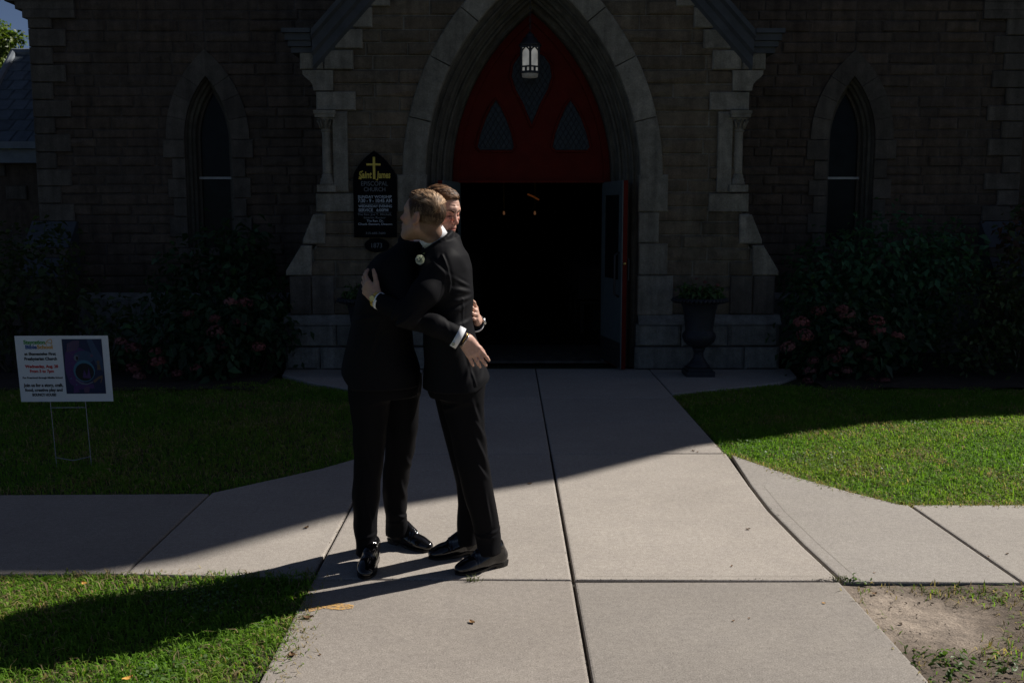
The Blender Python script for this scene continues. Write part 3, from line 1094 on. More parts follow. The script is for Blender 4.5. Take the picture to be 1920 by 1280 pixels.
for sgn in (-1, 1):
    for k in range(7):
        y = YW + 2.2 + k * 1.3
        a, b = sorted((CX + sgn * .75, CX + sgn * 2.9))
        mb = MB()
        mb.box(a, b, y, y + .05, .0, .9)
        mb.box(a, b, y - .40, y - .002, .42, .46)
        mb.box(a, a + .05, y - .45, y - .002, .0, .415)
        mb.box(b - .05, b, y - .45, y - .002, .0, .415)
        tag(mb.build('pew', M['interior']), 'dark wooden pew in the unlit nave, %s from the door, %s of the aisle' % (('first', 'second', 'third', 'fourth', 'fifth', 'sixth', 'seventh')[k], 'left' if sgn < 0 else 'right'), 'pew', 'pews inside the church')
for u, v in ((945, 400), (1003, 400)):
    p = W(u, v, 22.0)
    t = thing('hanging_lamp', ('small glowing lamp inside the dark doorway, the one nearer the embracing men', 'small glowing lamp inside the dark doorway, the one nearer the open right door')[u > 1000], 'lamp', tuple(p), 'lamps glowing inside the church')
    MB().lathe([(.0, -.035), (.018, -.03), (.026, -.01), (.022, .03), (.012, .05)], 12, tuple(p)).build('globe', M['candle'], t, True)
    MB().lathe([(.04, .045), (.05, .052), (.012, .10), (.006, .12)], 12, tuple(p)).build('cap', M['brass'], t, True)
    MB().tube([p + np.array((0, 0, .12)), p + np.array((0, 0, 6.0 - p[2]))], .006, 6).build('chain', M['brass'], t)
pa, pb = W(989, 364, 24), W(1011, 375, 24)
MB().tube([pa, (pa + pb) / 2 + np.array((0, 0, .01)), pb], .022, 8).build('beam_glint', M['beam_glow'], church)  # orange glint on a beam, painted as a glowing bar
for u, h in ((1040, 26), (1052, 18), (1064, 20)):
    p = W(u, 398, 25)
    MB().box(p[0] - .05, p[0] + .05, 25, 25.1, p[2] - .1, p[2] + h * .012).build('organ_pipe', M['interior'], church)

# ---- lancet windows of the gable wall
def lancet(cx):
    win = MB()
    def ll(R, zb, n=14): return arch_line(R, n, zb, cx, LZ, LC0)
    pr = [(LW + .03, YW + .005), (LW, YW + .03), (LW - .01, YW + .09), (LW - .035, YW + .11), (LW - .04, YW + .16), (LW - .065, YW + .18), (LW - .07, YW + .30)]
    ls = [ll(R, L_SILL) for R, _ in pr]
    n = len(ls[0])
    V = [(x, pr[k][1], z) for k, l in enumerate(ls) for x, z in l]
    F = [(k * n + i, k * n + i + 1, (k + 1) * n + i + 1, (k + 1) * n + i) for k in range(len(ls) - 1) for i in range(n - 1)]
    win = win.add(V, F).build('lancet_window', M['mould'], church)
    pane = [(x, z) for x, z in ll(LW - .065, L_SILL)]
    MB().prism(pane[::-1], YW + .295, YW + .31).build('pane', M['window_glass'], win)
    a, b = ll(LW - .068, L_SILL), ll(LW - .10, L_SILL)
    V = [(x, YW + .262, z) for x, z in a] + [(x, YW + .262, z) for x, z in b] + [(x, YW + .296, z) for x, z in b]
    F = [(i, i + 1, n + i + 1, n + i) for i in range(n - 1)] + [(n + i, n + i + 1, 2 * n + i + 1, 2 * n + i) for i in range(n - 1)]
    MB().add(V, F).build('frame', M['dark_frame'], win)
    zt_ = float(W(1597, 334, YW + .26)[2])
    MB().box(cx - LW + .075, cx + LW - .075, YW + .245, YW + .29, zt_ - .014, zt_ + .014).build('transom', M['white_bar'], win)
    MB().box(cx - LW - .12, cx + LW + .12, YW - .05, YW + .3, L_SILL - .10, L_SILL).build('sill', M['trim_dim'], win)
    ri, ro = LW + .005 + LC0, LW + .225 + LC0
    eds = [0, .20, .40, .58]
    for sgn in (1, -1):
        for k in range(4):
            a0 = eds[k]
            ai = np.linspace(a0, eds[k + 1] if k < 3 else math.acos(LC0 / ri), 4)
            ao = np.linspace(a0, eds[k + 1] if k < 3 else math.acos(LC0 / ro), 4)
            g = .004
            inn_ = [(cx + sgn * (ri * math.cos(t + (g if i == 0 else 0)) - LC0), LZ + ri * math.sin(t + (g if i == 0 else 0))) for i, t in enumerate(ai)]
            out_ = [(cx + sgn * (ro * math.cos(t + (g if i == 0 else 0)) - LC0), LZ + ro * math.sin(t + (g if i == 0 else 0))) for i, t in enumerate(ao)]
            pl = inn_ + out_[::-1]
            if sgn < 0: pl = pl[::-1]
            pl = pl[::-1]
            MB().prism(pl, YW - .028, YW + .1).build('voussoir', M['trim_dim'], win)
        # jamb blocks, long and short
        z = LZ
        k = 0
        while z > L_SILL + .05:
            h = min(random.uniform(.19, .25), z - L_SILL)
            wd = .285 if k % 2 == 0 else .225
            x0_, x1_ = sorted((cx + sgn * (LW + .005), cx + sgn * (LW + wd - (.06 if k else .02))))
            MB().block([(x0_, z - h + .004), (x1_, z - h + .004), (x1_, z - .004), (x0_, z - .004)], YW - .026 - (.006 if k == 0 else 0), YW + .1, .008).build('jamb_block', M['trim_dim'], win)
            z -= h
            k += 1


for cx in LX:
    lancet(cx)

# ---- corner quoins and buttresses of the gable wall
zq = Zp(415, YW)
for sgn, xc in ((-1, NAVE_L), (1, NAVE_R)):
    z, k = zq, 0
    while z < EAVE - .2:
        h = random.uniform(.185, .215)
        wd = (.42, .24)[k % 2] + random.uniform(-.03, .03)
        xa, xb = sorted((xc + sgn * .012, xc - sgn * wd))
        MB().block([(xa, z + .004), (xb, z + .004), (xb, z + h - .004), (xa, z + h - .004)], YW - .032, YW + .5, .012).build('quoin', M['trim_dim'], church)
        z += h
        k += 1
    # sloped weathering and lower buttress
    def wedge(zb, zt, y_b, y_t, wd, mt):
        xa, xb = sorted((xc + sgn * .10, xc - sgn * wd))
        V = [(xa, y_b, zb), (xb, y_b, zb), (xb, y_t, zt), (xa, y_t, zt), (xa, YW + .3, zb), (xb, YW + .3, zb), (xb, YW + .3, zt), (xa, YW + .3, zt)]
        MB().add(V, [(0, 1, 2, 3), (4, 7, 6, 5), (0, 4, 5, 1), (2, 6, 7, 3), (0, 3, 7, 4), (1, 5, 6, 2)]).build('weathering_block', M[mt], church)
    wedge(Zp(462, YW), zq, YW - .30, YW - .034, .44, 'coping')
    wedge(Zp(480, YW), Zp(463, YW), YW - .30, YW - .30, .44, 'trim_dim')
    wedge(Zp(515, YW), Zp(481, YW), YW - .52, YW - .32, .44, 'coping')
    wedge(0.0, Zp(516, YW), YW - .52, YW - .52, .42, 'trim_dim')
    # kneeler corbels under the big gable
    for (e, za, zb) in ((.06, 3.98, 4.08), (.14, 4.08, 4.17), (.26, 4.17, 4.28), (.40, 4.28, 4.45), (.46, 4.45, 4.9)):
        xa, xb = sorted((xc - sgn * .55, xc + sgn * e))
        MB().box(xa, xb, YW - .05, YW + .5, za + .002, zb - .002).build('corbel', M['trim_dim'], church)
# plinth of the gable wall with a sloped top
for a, b in ((NAVE_L + .1, CX - 2.3), (CX + 2.3, NAVE_R - .1)):
    V = [(a, YW - .10, 0), (b, YW - .10, 0), (b, YW - .10, .66), (a, YW - .10, .66), (a, YW + .011, .74), (b, YW + .011, .74)]
    MB().add(V, [(0, 1, 2, 3), (3, 2, 5, 4)]).build('plinth', M['plinth'], church)

# ---- the mass of the church: nave behind the gable, unseen mass on the right shaped for its cast shadow, wing on the left
mb = MB()
mb.box(NAVE_L + .1, NAVE_L + .6, YW + .62, YW + 22, 0, EAVE)
mb.box(NAVE_R - .6, NAVE_R - .1, YW + .62, YW + 22, 0, EAVE)
mb.box(NAVE_L + .1, NAVE_R - .1, YW + 22, YW + 22.5, 0, EAVE)
mb.build('nave_wall', M['flank_stone'], church)
for sgn in (1, -1):
    e = NAVE_R + .3 if sgn > 0 else NAVE_L - .3
    V = [(e, YW - .15, EAVE - .3), (CX, YW - .15, NTOP + .08), (CX, YW + 22.6, NTOP + .08), (e, YW + 22.6, EAVE - .3)]
    V += [(x, y, z + .14) for x, y, z in V]
    MB().add(V, [(0, 3, 2, 1), (4, 5, 6, 7), (0, 1, 5, 4), (1, 2, 6, 5), (2, 3, 7, 6), (3, 0, 4, 7)]).build('nave_roof', M['slate'], church)
shadow_tower = MB().prism([(6.9, 0), (10.85, 0), (10.85, 9.0), (11.55, 10.6), (11.7, 12.0), (12.4, 13.3), (12.4, 13.7), (6.9, 13.7)], YW, YW + 3.8).build('shadow_tower', M['flank_stone'], church)  # added out of view; outline shaped to cast the shadow edge on the ground
mb = MB()
for k in range(4):
    mb.box(6.8 + k * 1.05, 7.45 + k * 1.05, YW + 1.0, YW + 1.3, 13.72, 14.0)
mb.build('parapet', M['trim_dim'], shadow_tower)
MB().box(6.0, 6.9, YW + .4, YW + 3, 0, 6).build('tower_link', M['flank_stone'], church)
rng_ = MB().prism([(10.87, 0), (17.5, 0), (17.5, 5.9), (13.0, 6.5), (11.6, 6.8), (11.4, 7.1), (10.87, 7.45)], YW, YW + 7).build('shadow_range', M['flank_stone'], church)  # unseen low range, top profile shaped for the lawn's shadow edge

# wing on the left with its slate roof
YG = 15.0
zE = float(W(30, 268, YG)[2])
wing = MB().box(-12.0, NAVE_L + .05, YG + .1, YG + 7, 0, zE - .1).build('side_wing', M['flank_stone'], church)
xr = float(W(28, 100, YG + 2.2)[0])
zR = float(W(28, 102, YG + 2.2)[2])
sl = [(-7.9, YG - .15, zE), (NAVE_L + .02, YG - .15, zE), (NAVE_L + .02, YG + 2.2, zR), (xr, YG + 2.2, zR)]
nrow = 9
roof = MB()
roof.add(sl, [(0, 1, 2, 3)])
roof.add([(-7.9, YG - .15, zE), (xr, YG + 2.2, zR), (xr, YG + 6.0, zR), (-7.9, YG + 7.2, zE)], [(0, 1, 2, 3)])
roof.add([(NAVE_L + .02, YG + 2.2, zR), (NAVE_L + .02, YG + 6, zR), (xr, YG + 6, zR), (xr, YG + 2.2, zR)], [(0, 1, 2, 3)])
roof = roof.build('roof', M['slate'], wing)
for j in range(nrow):                            # slates, in overlapping rows
    t0, t1 = j / nrow, (j + 1) / nrow
    yA, yB = YG - .15 + 2.35 * t0, YG - .15 + 2.35 * (t1 + .04)
    zA, zB = zE + (zR - zE) * t0, zE + (zR - zE) * (t1 + .04)
    x = NAVE_L - (0 if j % 2 else .12)
    xl = -7.9 + (xr + 7.9) * t0 + .1
    while x > xl:
        w_ = .25
        MB().add([(x - w_ + .01, yA - .02, zA + .014), (x - .005, yA - .02, zA + .014), (x - .005, yB, zB + .008), (x - w_ + .01, yB, zB + .008), (x - w_ + .01, yA - .02, zA + .002), (x - .005, yA - .02, zA + .002)], [(0, 1, 2, 3), (4, 5, 1, 0)]).build('slate', M['slate'], wing)
        x -= w_
MB().tube([(xr - .02, YG + 2.2, zR + .02), (NAVE_L, YG + 2.2, zR + .02)], .07, 8).build('ridge_cap', M['lead'], wing)
MB().tube([(-7.9, YG - .15, zE + .02), (xr, YG + 2.2, zR + .02)], .06, 8).build('ridge_cap', M['lead'], wing)
mb = MB()
mb.box(-8.1, NAVE_L, YG - .28, YG - .15, zE - .10, zE + .0)
mb.box(-8.1, NAVE_L, YG - .16, YG + .1, zE - .30, zE - .102)
mb.build('gutter', M['lead'], wing)
for (u0, u1, v0, v1) in ((8, 47, 348, 374), (20, 60, 440, 470), (-30, 6, 300, 330)):
    xa, xb, zb, zt = Xp(u0, v0, YG), Xp(u1, v0, YG), Zp(v1, YG), Zp(v0, YG)
    MB().block([(xa, zb), (xb, zb), (xb, zt), (xa, zt)], YG + .06, YG + .2, .012).build('quoin', M['trim_dim'], wing)

# ------------------------------------------------------------------ lantern over the door
pl = W(994, 112, YP + .12)
lan = thing('porch_lantern', 'lit black iron lantern with frosted panes hanging before the red arch', 'lantern', (pl[0], pl[1], float(W(994, 146, YP + .12)[2])))
px = 1 / 173.0
def lz(v): return float(W(994, v, YP + .12)[2])
R6 = .108
cage = MB()
def hexring(R, z0, z1, t=.012):
    for k in range(6):
        a0, a1 = math.pi / 6 + k * math.pi / 3, math.pi / 6 + (k + 1) * math.pi / 3
        p0, p1 = np.array((math.cos(a0), math.sin(a0))), np.array((math.cos(a1), math.sin(a1)))
        V = [(*(pl[:2] + p0 * R), z0), (*(pl[:2] + p1 * R), z0), (*(pl[:2] + p1 * R), z1), (*(pl[:2] + p0 * R), z1),
             (*(pl[:2] + p0 * (R - t)), z0), (*(pl[:2] + p1 * (R - t)), z0), (*(pl[:2] + p1 * (R - t)), z1), (*(pl[:2] + p0 * (R - t)), z1)]
        cage.add(V, [(0, 1, 2, 3), (7, 6, 5, 4), (3, 2, 6, 7), (4, 5, 1, 0)])
hexring(R6 + .012, lz(91), lz(87))
hexring(R6 + .006, lz(128), lz(125))
hexring(R6 + .006, lz(139), lz(134.5))
for k in range(6):
    a = math.pi / 6 + k * math.pi / 3
    x, y = pl[0] + R6 * math.cos(a), pl[1] + R6 * math.sin(a)
    cage.tube([(x, y, lz(138)), (x, y, lz(88))], .0125, 6)
    a2 = a + math.pi / 3
    x2, y2 = pl[0] + R6 * math.cos(a2), pl[1] + R6 * math.sin(a2)
    for t0, t1 in (((x, y), (x2, y2)), ((x2, y2), (x, y))):
        mx, my = (t0[0] + t1[0]) / 2, (t0[1] + t1[1]) / 2
        cage.tube([(t0[0], t0[1], lz(103)), (t0[0] * .8 + mx * .2, t0[1] * .8 + my * .2, lz(96)), (mx, my, lz(89))], .009, 5)
    mx, my = (x + x2) / 2, (y + y2) / 2
    cage.tube([(mx, my, lz(137)), (mx, my, lz(127))], .014, 5)
cage.build('cage', M['iron'], lan)
for k in range(6):
    a0, a1 = math.pi / 6 + k * math.pi / 3, math.pi / 6 + (k + 1) * math.pi / 3
    rr = R6 - .014
    p0, p1 = pl[:2] + np.array((math.cos(a0), math.sin(a0))) * rr, pl[:2] + np.array((math.cos(a1), math.sin(a1))) * rr
    MB().add([(*p0, lz(138)), (*p1, lz(138)), (*p1, lz(89)), (*p0, lz(89))], [(0, 1, 2, 3)]).build('pane', M['lamp_glass'], lan)
MB().lathe([(.125, lz(87)), (.12, lz(84)), (.085, lz(78)), (.07, lz(72)), (.045, lz(70)), (.05, lz(67)), (.022, lz(63)), (.012, lz(60))], 12, (pl[0], pl[1], 0)).build('cap', M['iron'], lan, True)
MB().lathe([(.03, lz(146.5)), (.085, lz(145)), (.085, lz(141)), (.095, lz(138.2))], 16, (pl[0], pl[1], 0)).build('bottom_lens', M['lamp_bottom'], lan, True)
zt0, zt1 = lz(60), ZS + math.sqrt((.99 + C0) ** 2 - C0 ** 2)
ch = MB()
nl = int((zt1 - zt0) / .034)
for k in range(nl):
    z = zt0 + k * .034
    ang = [2 * math.pi * i / 8 for i in range(9)]
    if k % 2: ch.tube([(pl[0] + .009 * math.cos(a), pl[1], z + .017 + .022 * math.sin(a)) for a in ang], .0035, 5, False)
    else: ch.tube([(pl[0], pl[1] + .009 * math.cos(a), z + .017 + .022 * math.sin(a)) for a in ang], .0035, 5, False)
ch.build('chain', M['iron'], lan)

# ------------------------------------------------------------------ church notice board
def sx(u, v=360): return Xp(u, v, YP - .05)
def sz(v): return Zp(v, YP - .05)
cxs = sx(703)
hw = sx(743) - cxs
spr = sz(330)
apex = sz(283)
hz = apex - spr
cc = (hz * hz - hw * hw) / (2 * hw)
n = 12
am = math.acos(cc / (cc + hw))
right = [((cc + hw) * math.cos(am * i / n) - cc, (cc + hw) * math.sin(am * i / n)) for i in range(n + 1)]
pk = hw / 40.0
right = [(hw, apex - 57 * pk - spr), (38.8 * pk, apex - 43 * pk - spr), (36 * pk, apex - 37 * pk - spr), (32 * pk, apex - 31 * pk - spr), (26.5 * pk, apex - 23.5 * pk - spr), (20.5 * pk, apex - 16.8 * pk - spr), (13 * pk, apex - 9.5 * pk - spr), (5 * pk, apex - 3.5 * pk - spr), (0.0, apex - spr)]
outl = [(-hw, sz(445) - spr), (hw, sz(445) - spr)] + right + [(-x, z) for x, z in right[-2::-1]]
nb = thing('notice_board', 'black pointed church notice board with a gold cross and service times', 'notice board', (cxs, YP - .05, sz(445)))
MB().block([(cxs + x, spr + z) for x, z in outl], YP - .062, YP - .022, .004).build('board', M['sign_black'], nb)
yb = YP - .0635
mb = MB()
cr = [sx(699.2, 300), sx(704.2, 300)]
ccx = sx(701.7, 300)
mb.box(ccx - .013, ccx + .013, yb - .004, yb, sz(336), sz(294.5))
mb.box(sx(688.5), ccx - .0132, yb - .004, yb, sz(310.5), sz(306.8))
mb.box(ccx + .0132, sx(715), yb - .004, yb, sz(310.5), sz(306.8))
mb.build('cross', M['sign_gold'], nb)
def brd(txt, u0, u1, vb, vt, mt, bold=.01, sh=0.0, spc=1.0):
    return lettering(txt, sx(u1) - sx(u0), (sx(u0) + sx(u1)) / 2, yb, sz(vb), M[mt], nb, cap=sz(vt) - sz(vb), bold=bold, shear=sh, spacing=spc)
brd('Saint', 674, 698.3, 334, 321.5, 'sign_gold', .03, .12)
brd('James', 707, 733, 334, 321.5, 'sign_gold', .03, .12)
mb = MB()                                     # flourishes of the two gold capitals
mb.tube([(sx(682), yb - .002, sz(321)), (sx(677), yb - .002, sz(323)), (sx(675), yb - .002, sz(327)), (sx(679), yb - .002, sz(331)), (sx(678), yb - .002, sz(336)), (sx(673.5), yb - .002, sz(335))], .006, 6)
mb.tube([(sx(709.5), yb - .002, sz(333)), (sx(708.5), yb - .002, sz(337)), (sx(705.5), yb - .002, sz(337.5))], .005, 6)
mb.build('flourish', M['sign_gold'], nb)
brd('EPISCOPAL', 678, 728, 348.5, 340, 'sign_grey', .0)
brd('CHURCH', 683, 723, 359, 351, 'sign_grey', .0)
brd('SUNDAY WORSHIP', 671.5, 735, 371.5, 366.5, 'sign_white', .02)
brd('7:30 - 9 - 10:45 AM', 671.5, 735, 379.5, 373, 'sign_white', .02)
brd('WEDNESDAY EVENING', 672, 735, 389, 384.2, 'sign_white', .02)
brd('SERVICE   6:00PM', 672, 728, 396.5, 391.3, 'sign_white', .02)
brd('The Rev. Joe T. Mitchell,', 670, 734, 404, 400, 'sign_grey', .01)
brd('Interim Rector', 682, 723, 410, 406, 'sign_grey', .01)
brd('The Rev. Dr.', 687, 719, 416, 412, 'sign_white', .01)
brd('Chuck Stewart, Deacon', 671, 735, 422, 418, 'sign_white', .01)
brd('315-685-7600', 685, 722, 439, 435, 'sign_grey', .01)
mb = MB()
mb.box(sx(675), sx(731), yb - .001, yb, sz(382), sz(381.3))
mb.box(sx(672), sx(734), yb - .001, yb, sz(398.7), sz(398.1))
mb.build('rule', M['sign_grey'], nb)
pq = thing('date_plaque', 'black oval plaque reading 1873 below the pointed notice board', 'plaque', (sx(705), YP - .03, sz(475)))
ov = [(sx(705) + .135 * math.cos(t), sz(460) + .075 * math.sin(t)) for t in np.linspace(0, 2 * math.pi, 28)[:-1]]
MB().block(ov, YP - .05, YP - .022, .004).build('plate', M['sign_black'], pq)
lettering('1873', sx(715) - sx(695), sx(705), YP - .0515, sz(464.5), M['sign_grey'], pq, cap=sz(455.5) - sz(464.5))

# ------------------------------------------------------------------ urns with plants
def urn(loc, label, name='garden_urn'):
    t = thing(name, label, 'urn', loc, 'iron urns beside the church door')
    x, y, z = loc
    MB().box(x - .15, x + .15, y - .15, y + .15, 0.002, .055).box(x - .125, x + .125, y - .125, y + .125, .055, .085).build('base', M['terracotta'], t)
    MB().lathe([(.12, .085), (.125, .10), (.09, .14), (.055, .19), (.05, .24), (.062, .27), (.07, .28), (.055, .295)], 24, loc).build('stem', M['terracotta'], t, True)
    MB().lathe([(.05, .29), (.11, .315), (.155, .36), (.172, .41), (.165, .445), (.15, .465), (.145, .49), (.155, .56), (.165, .66), (.185, .745), (.235, .785), (.28, .80), (.285, .815), (.26, .825), (.20, .80), (.15, .77), (.0, .76)], 40, loc, 20, .035, (1, 2, 3, 4)).build('bowl', M['terracotta'], t, True)
    mb = MB()
    for k in range(40):                          # egg-and-dart lip
        a = 2 * math.pi * k / 40
        mb.tube([(x + .255 * math.cos(a), y + .255 * math.sin(a), .783), (x + .292 * math.cos(a), y + .292 * math.sin(a), .806)], [.014, .018], 6)
    mb.build('lip', M['terracotta'], t, True)
    return t


def leaf_cloud(n, sampler, size, cols, droop=0.2, aspect=0.55, fold=0.12, normal_up=0.5):
    """n leaves as 4-triangle folded blades; sampler(n) -> points, outward normals"""
    P, N = sampler(n)
    V = np.zeros((n, 5, 3), np.float32)
    rnd = RNG.normal(size=(n, 3))
    up = N * 0.8 + np.array((0, 0, normal_up)) + rnd * 0.55
    up /= np.linalg.norm(up, axis=1)[:, None]
    d = RNG.normal(size=(n, 3)) + N * 0.6
    d -= up * (d * up).sum(1)[:, None]
    d /= np.linalg.norm(d, axis=1)[:, None]
    s = np.cross(up, d)
    L = size * RNG.uniform(0.6, 1.25, n)[:, None]
    w = L * aspect * 0.5
    dz = np.array((0, 0, -1.0)) * droop
    V[:, 0] = P
    V[:, 1] = P + d * L * 0.45 + s * w + up * L * fold
    V[:, 2] = P + d * L * 0.5 + dz * L * 0.2
    V[:, 3] = P + d * L * 0.45 - s * w + up * L * fold
    V[:, 4] = P + d * L + dz * L * 0.7
    i = (np.arange(n) * 5)[:, None]
    F = np.concatenate([i + np.array([[0, 2, 1]]), i + np.array([[0, 3, 2]]), i + np.array([[1, 2, 4]]), i + np.array([[2, 3, 4]])])
    cols = np.array(cols, np.float32)
    c = cols[RNG.integers(0, len(cols), n)] * RNG.uniform(0.7, 1.3, n)[:, None]
    return V.reshape(-1, 3), F, np.repeat(c, 5, axis=0)


def blob_sampler(blobs):
    """points in the outer shells of several ellipsoids (cx,cy,cz,rx,ry,rz)"""
    B = np.array(blobs, float)
    wt = (B[:, 3] * B[:, 5]) ** 1.0
    wt /= wt.sum()
    def f(n):
        k = RNG.choice(len(B), n, p=wt)
        d = RNG.normal(size=(n, 3))
        d /= np.linalg.norm(d, axis=1)[:, None]
        r = RNG.uniform(0.25, 1.0, n) ** 0.5
        r *= 1 + 0.18 * RNG.normal(size=n)
        P = B[k, :3] + d * B[k, 3:] * r[:, None]
        P[:, 2] = np.maximum(P[:, 2], 0.03)
        return P, d
    return f


def leaf_object(name, args, parent=None, kind=None):
    V, F, C = leaf_cloud(*args[:4], **args[4]) if len(args) > 4 else leaf_cloud(*args)
    me = mesh_np(name, V, [F], True)
    vcol(me, C)
    o = link(name, me, M['leaf'], parent)
    if kind: o['kind'] = kind
    return o


flower_protos = []
for k in range(3):
    mb = MB()
    for q in range(70):
        d = RNG.normal(size=3)
        d /= np.linalg.norm(d)
        if d[2] < -.5: continue
        p = d * np.array((1, 1, .8)) * RNG.uniform(.85, 1.05)
        a = np.cross(d, RNG.normal(size=3))
        a /= np.linalg.norm(a)
        b = np.cross(d, a)
        s_ = .26
        mb.add([p + a * s_, p + b * s_ + d * .06, p - a * s_, p - b * s_ + d * .06, p + d * .05], [(0, 1, 4), (1, 2, 4), (2, 3, 4), (3, 0, 4)])
    flower_protos.append(mb.mesh('flower_head'))


def bush(name, label, cat, loc, blobs, n, size, cols, flowers=(), fcol=None, group=None, nsingle=40, **kw):
    t = thing(name, label, cat, loc, group)
    opts = dict(droop=.25, aspect=.6)
    opts.update(kw)
    leaf_object('foliage', (n, blob_sampler(blobs), size, cols, opts), t, 'stuff')
    # leaves that can be told apart at the front of the plant
    P, N = blob_sampler(blobs)(nsingle * 6)
    front = np.argsort(P[:, 1] - P[:, 2] * .3)[:nsingle]
    k = [0]
    for i in front:
        Vv, F, C = leaf_cloud(1, lambda m: (P[i:i + 1], N[i:i + 1]), size * 1.35, cols, **opts)
        me = mesh_np('leaf', Vv, [F], True)
        vcol(me, C)
        link('leaf', me, M['leaf'], t)
    mb = MB()
    for b in blobs:
        for _ in range(4):
            x, y, z = b[0] + random.uniform(-.5, .5) * b[3], b[1] + random.uniform(-.4, .4) * b[4], b[2] + random.uniform(-.2, .6) * b[5]
            mb.tube([(loc[0] + (x - loc[0]) * .6, loc[1] + (y - loc[1]) * .6, 0.0), (x * .8 + loc[0] * .2, y, z * .5), (x, y, z)], [.012, .009, .004], 5)
    mb.build('stem', M['bark'], t)
    for (fx, fy, fz, r) in flowers:
        f = link('flower_head', random.choice(flower_protos), None, t)
        f.location = (fx, fy, fz)
        f.scale = (r, r, r * .85)
        f.rotation_euler = (random.uniform(-.5, .2), random.uniform(-.3, .3), random.uniform(0, 6))
    return t


for i, me in enumerate(flower_protos):
    me.materials.append(plain('flower_petals', ((0.17, 0.05, 0.045), (0.20, 0.075, 0.065), (0.15, 0.042, 0.036))[i], 0.7, 0.3, 40, rnd=.3))

up = (2 * CX - (CX + .0) , 0, 0)
pu = G(1309, 703)
urn((pu[0], pu[1], 0.0), 'dark iron urn with low green plant on the paving right of the door')
urn((2 * CX - pu[0] - .02, pu[1], 0.0), 'dark iron urn half hidden behind the embracing men left of the door')
for k, (x, lab) in enumerate(((pu[0], 'low leafy plant with small red flowers growing in the urn right of the door'), (2 * CX - pu[0] - .02, 'low leafy plant growing in the urn behind the embracing men'))):
    bl = [(x, pu[1], .85, .20, .20, .09), (x - .1, pu[1], .87, .14, .14, .09), (x + .12, pu[1], .86, .13, .13, .07)]
    fl = [] if k else [(x + .03, pu[1] - .1, .99, .022), (x + .16, pu[1] - .1, .96, .02), (x - .05, pu[1] - .05, 1.02, .018)]
    t = thing('potted_plant', lab, 'plant', (x, pu[1], .77))
    leaf_object('foliage', (420, blob_sampler(bl), .07, [(.05, .11, .03), (.04, .085, .025), (.07, .13, .04)], dict(droop=.3, aspect=.5)), t, 'stuff')
    mb = MB()
    for q in range(9):
        a = random.uniform(0, 6.28)
        mb.tube([(x, pu[1], .765), (x + .1 * math.cos(a), pu[1] + .1 * math.sin(a), .86), (x + .2 * math.cos(a), pu[1] + .2 * math.sin(a), .93 + random.uniform(0, .1))], [.006, .005, .003], 5)
    mb.build('stem', M['bark'], t)
    for (fx, fy, fz, r) in fl:
        f = link('flower_head', flower_protos[2], None, t)
        f.location, f.scale = (fx, fy, fz), (r, r, r)

# ------------------------------------------------------------------ shrubs along the walls
DG = [(.030, .075, .028), (.022, .055, .022), (.040, .09, .035), (.028, .06, .03)]
BG = [(.045, .12, .055), (.035, .095, .045), (.06, .14, .07)]
OG = [(.045, .07, .022), (.035, .055, .02), (.06, .085, .03)]
RD = [(.10, .045, .03), (.06, .06, .025), (.05, .075, .028)]


def fl_at(lst, Y, r=.075):
    return [(*W(u, v, Y + random.uniform(-.12, .12)), r * random.uniform(.75, 1.2)) for u, v in lst]


bush('hydrangea', 'hydrangea with rusty pink flower heads left of the porch, behind the sign', 'shrub', (-2.95, 10.6, 0),
     [(-3.5, 10.55, .45, .65, .5, .45), (-2.85, 10.6, .55, .55, .45, .45), (-3.2, 10.5, .25, .8, .5, .3), (-2.55, 10.8, .4, .35, .3, .35)], 2000, .10, DG,
     fl_at([(250, 652), (290, 660), (250, 690), (262, 705), (295, 678), (355, 588), (403, 598), (404, 620), (418, 648), (432, 566), (460, 568), (383, 658), (368, 690), (332, 700), (485, 650), (450, 605), (228, 640)], 10.15), nsingle=70)
bush('tall_shrub', 'tall dark leafy shrub under the left pointed window', 'shrub', (-3.3, 11.4, 0),
     [(-3.3, 11.4, .9, .6, .4, .7), (-3.0, 11.45, 1.25, .4, .35, .45), (-3.7, 11.4, .7, .5, .4, .6), (-2.8, 11.3, .7, .45, .35, .55)], 1500, .11, DG, nsingle=40)
bush('corner_shrub', 'dark shrub with yellowish tips at the left corner buttress', 'shrub', (-5.0, 10.8, 0),
     [(-5.3, 10.9, .7, .7, .5, .7), (-4.6, 10.8, .5, .6, .5, .5), (-5.6, 11.0, 1.1, .5, .4, .5), (-5.0, 11.0, 1.25, .35, .3, .4), (-4.1, 10.7, .35, .4, .4, .35), (-6.0, 10.7, .6, .6, .5, .6)], 2400, .09, OG, nsingle=40)
bush('hydrangea', 'hydrangea with red pink flower heads right of the porch, beside the urn', 'shrub', (3.6, 10.55, 0),
     [(3.35, 10.5, .5, .45, .45, .5), (3.8, 10.55, .45, .55, .5, .5), (3.55, 10.4, .3, .6, .45, .35), (4.25, 10.6, .4, .35, .4, .4)], 1800, .10, DG,
     fl_at([(1478, 650), (1505, 605), (1507, 633), (1535, 583), (1580, 580), (1590, 590), (1595, 624), (1592, 655), (1580, 658), (1620, 648), (1630, 672), (1525, 676), (1565, 672), (1520, 695), (1562, 702), (1588, 695), (1515, 715), (1645, 602), (1650, 622), (1685, 630), (1635, 715), (1660, 716), (1510, 628), (1616, 645)], 10.1), nsingle=70)
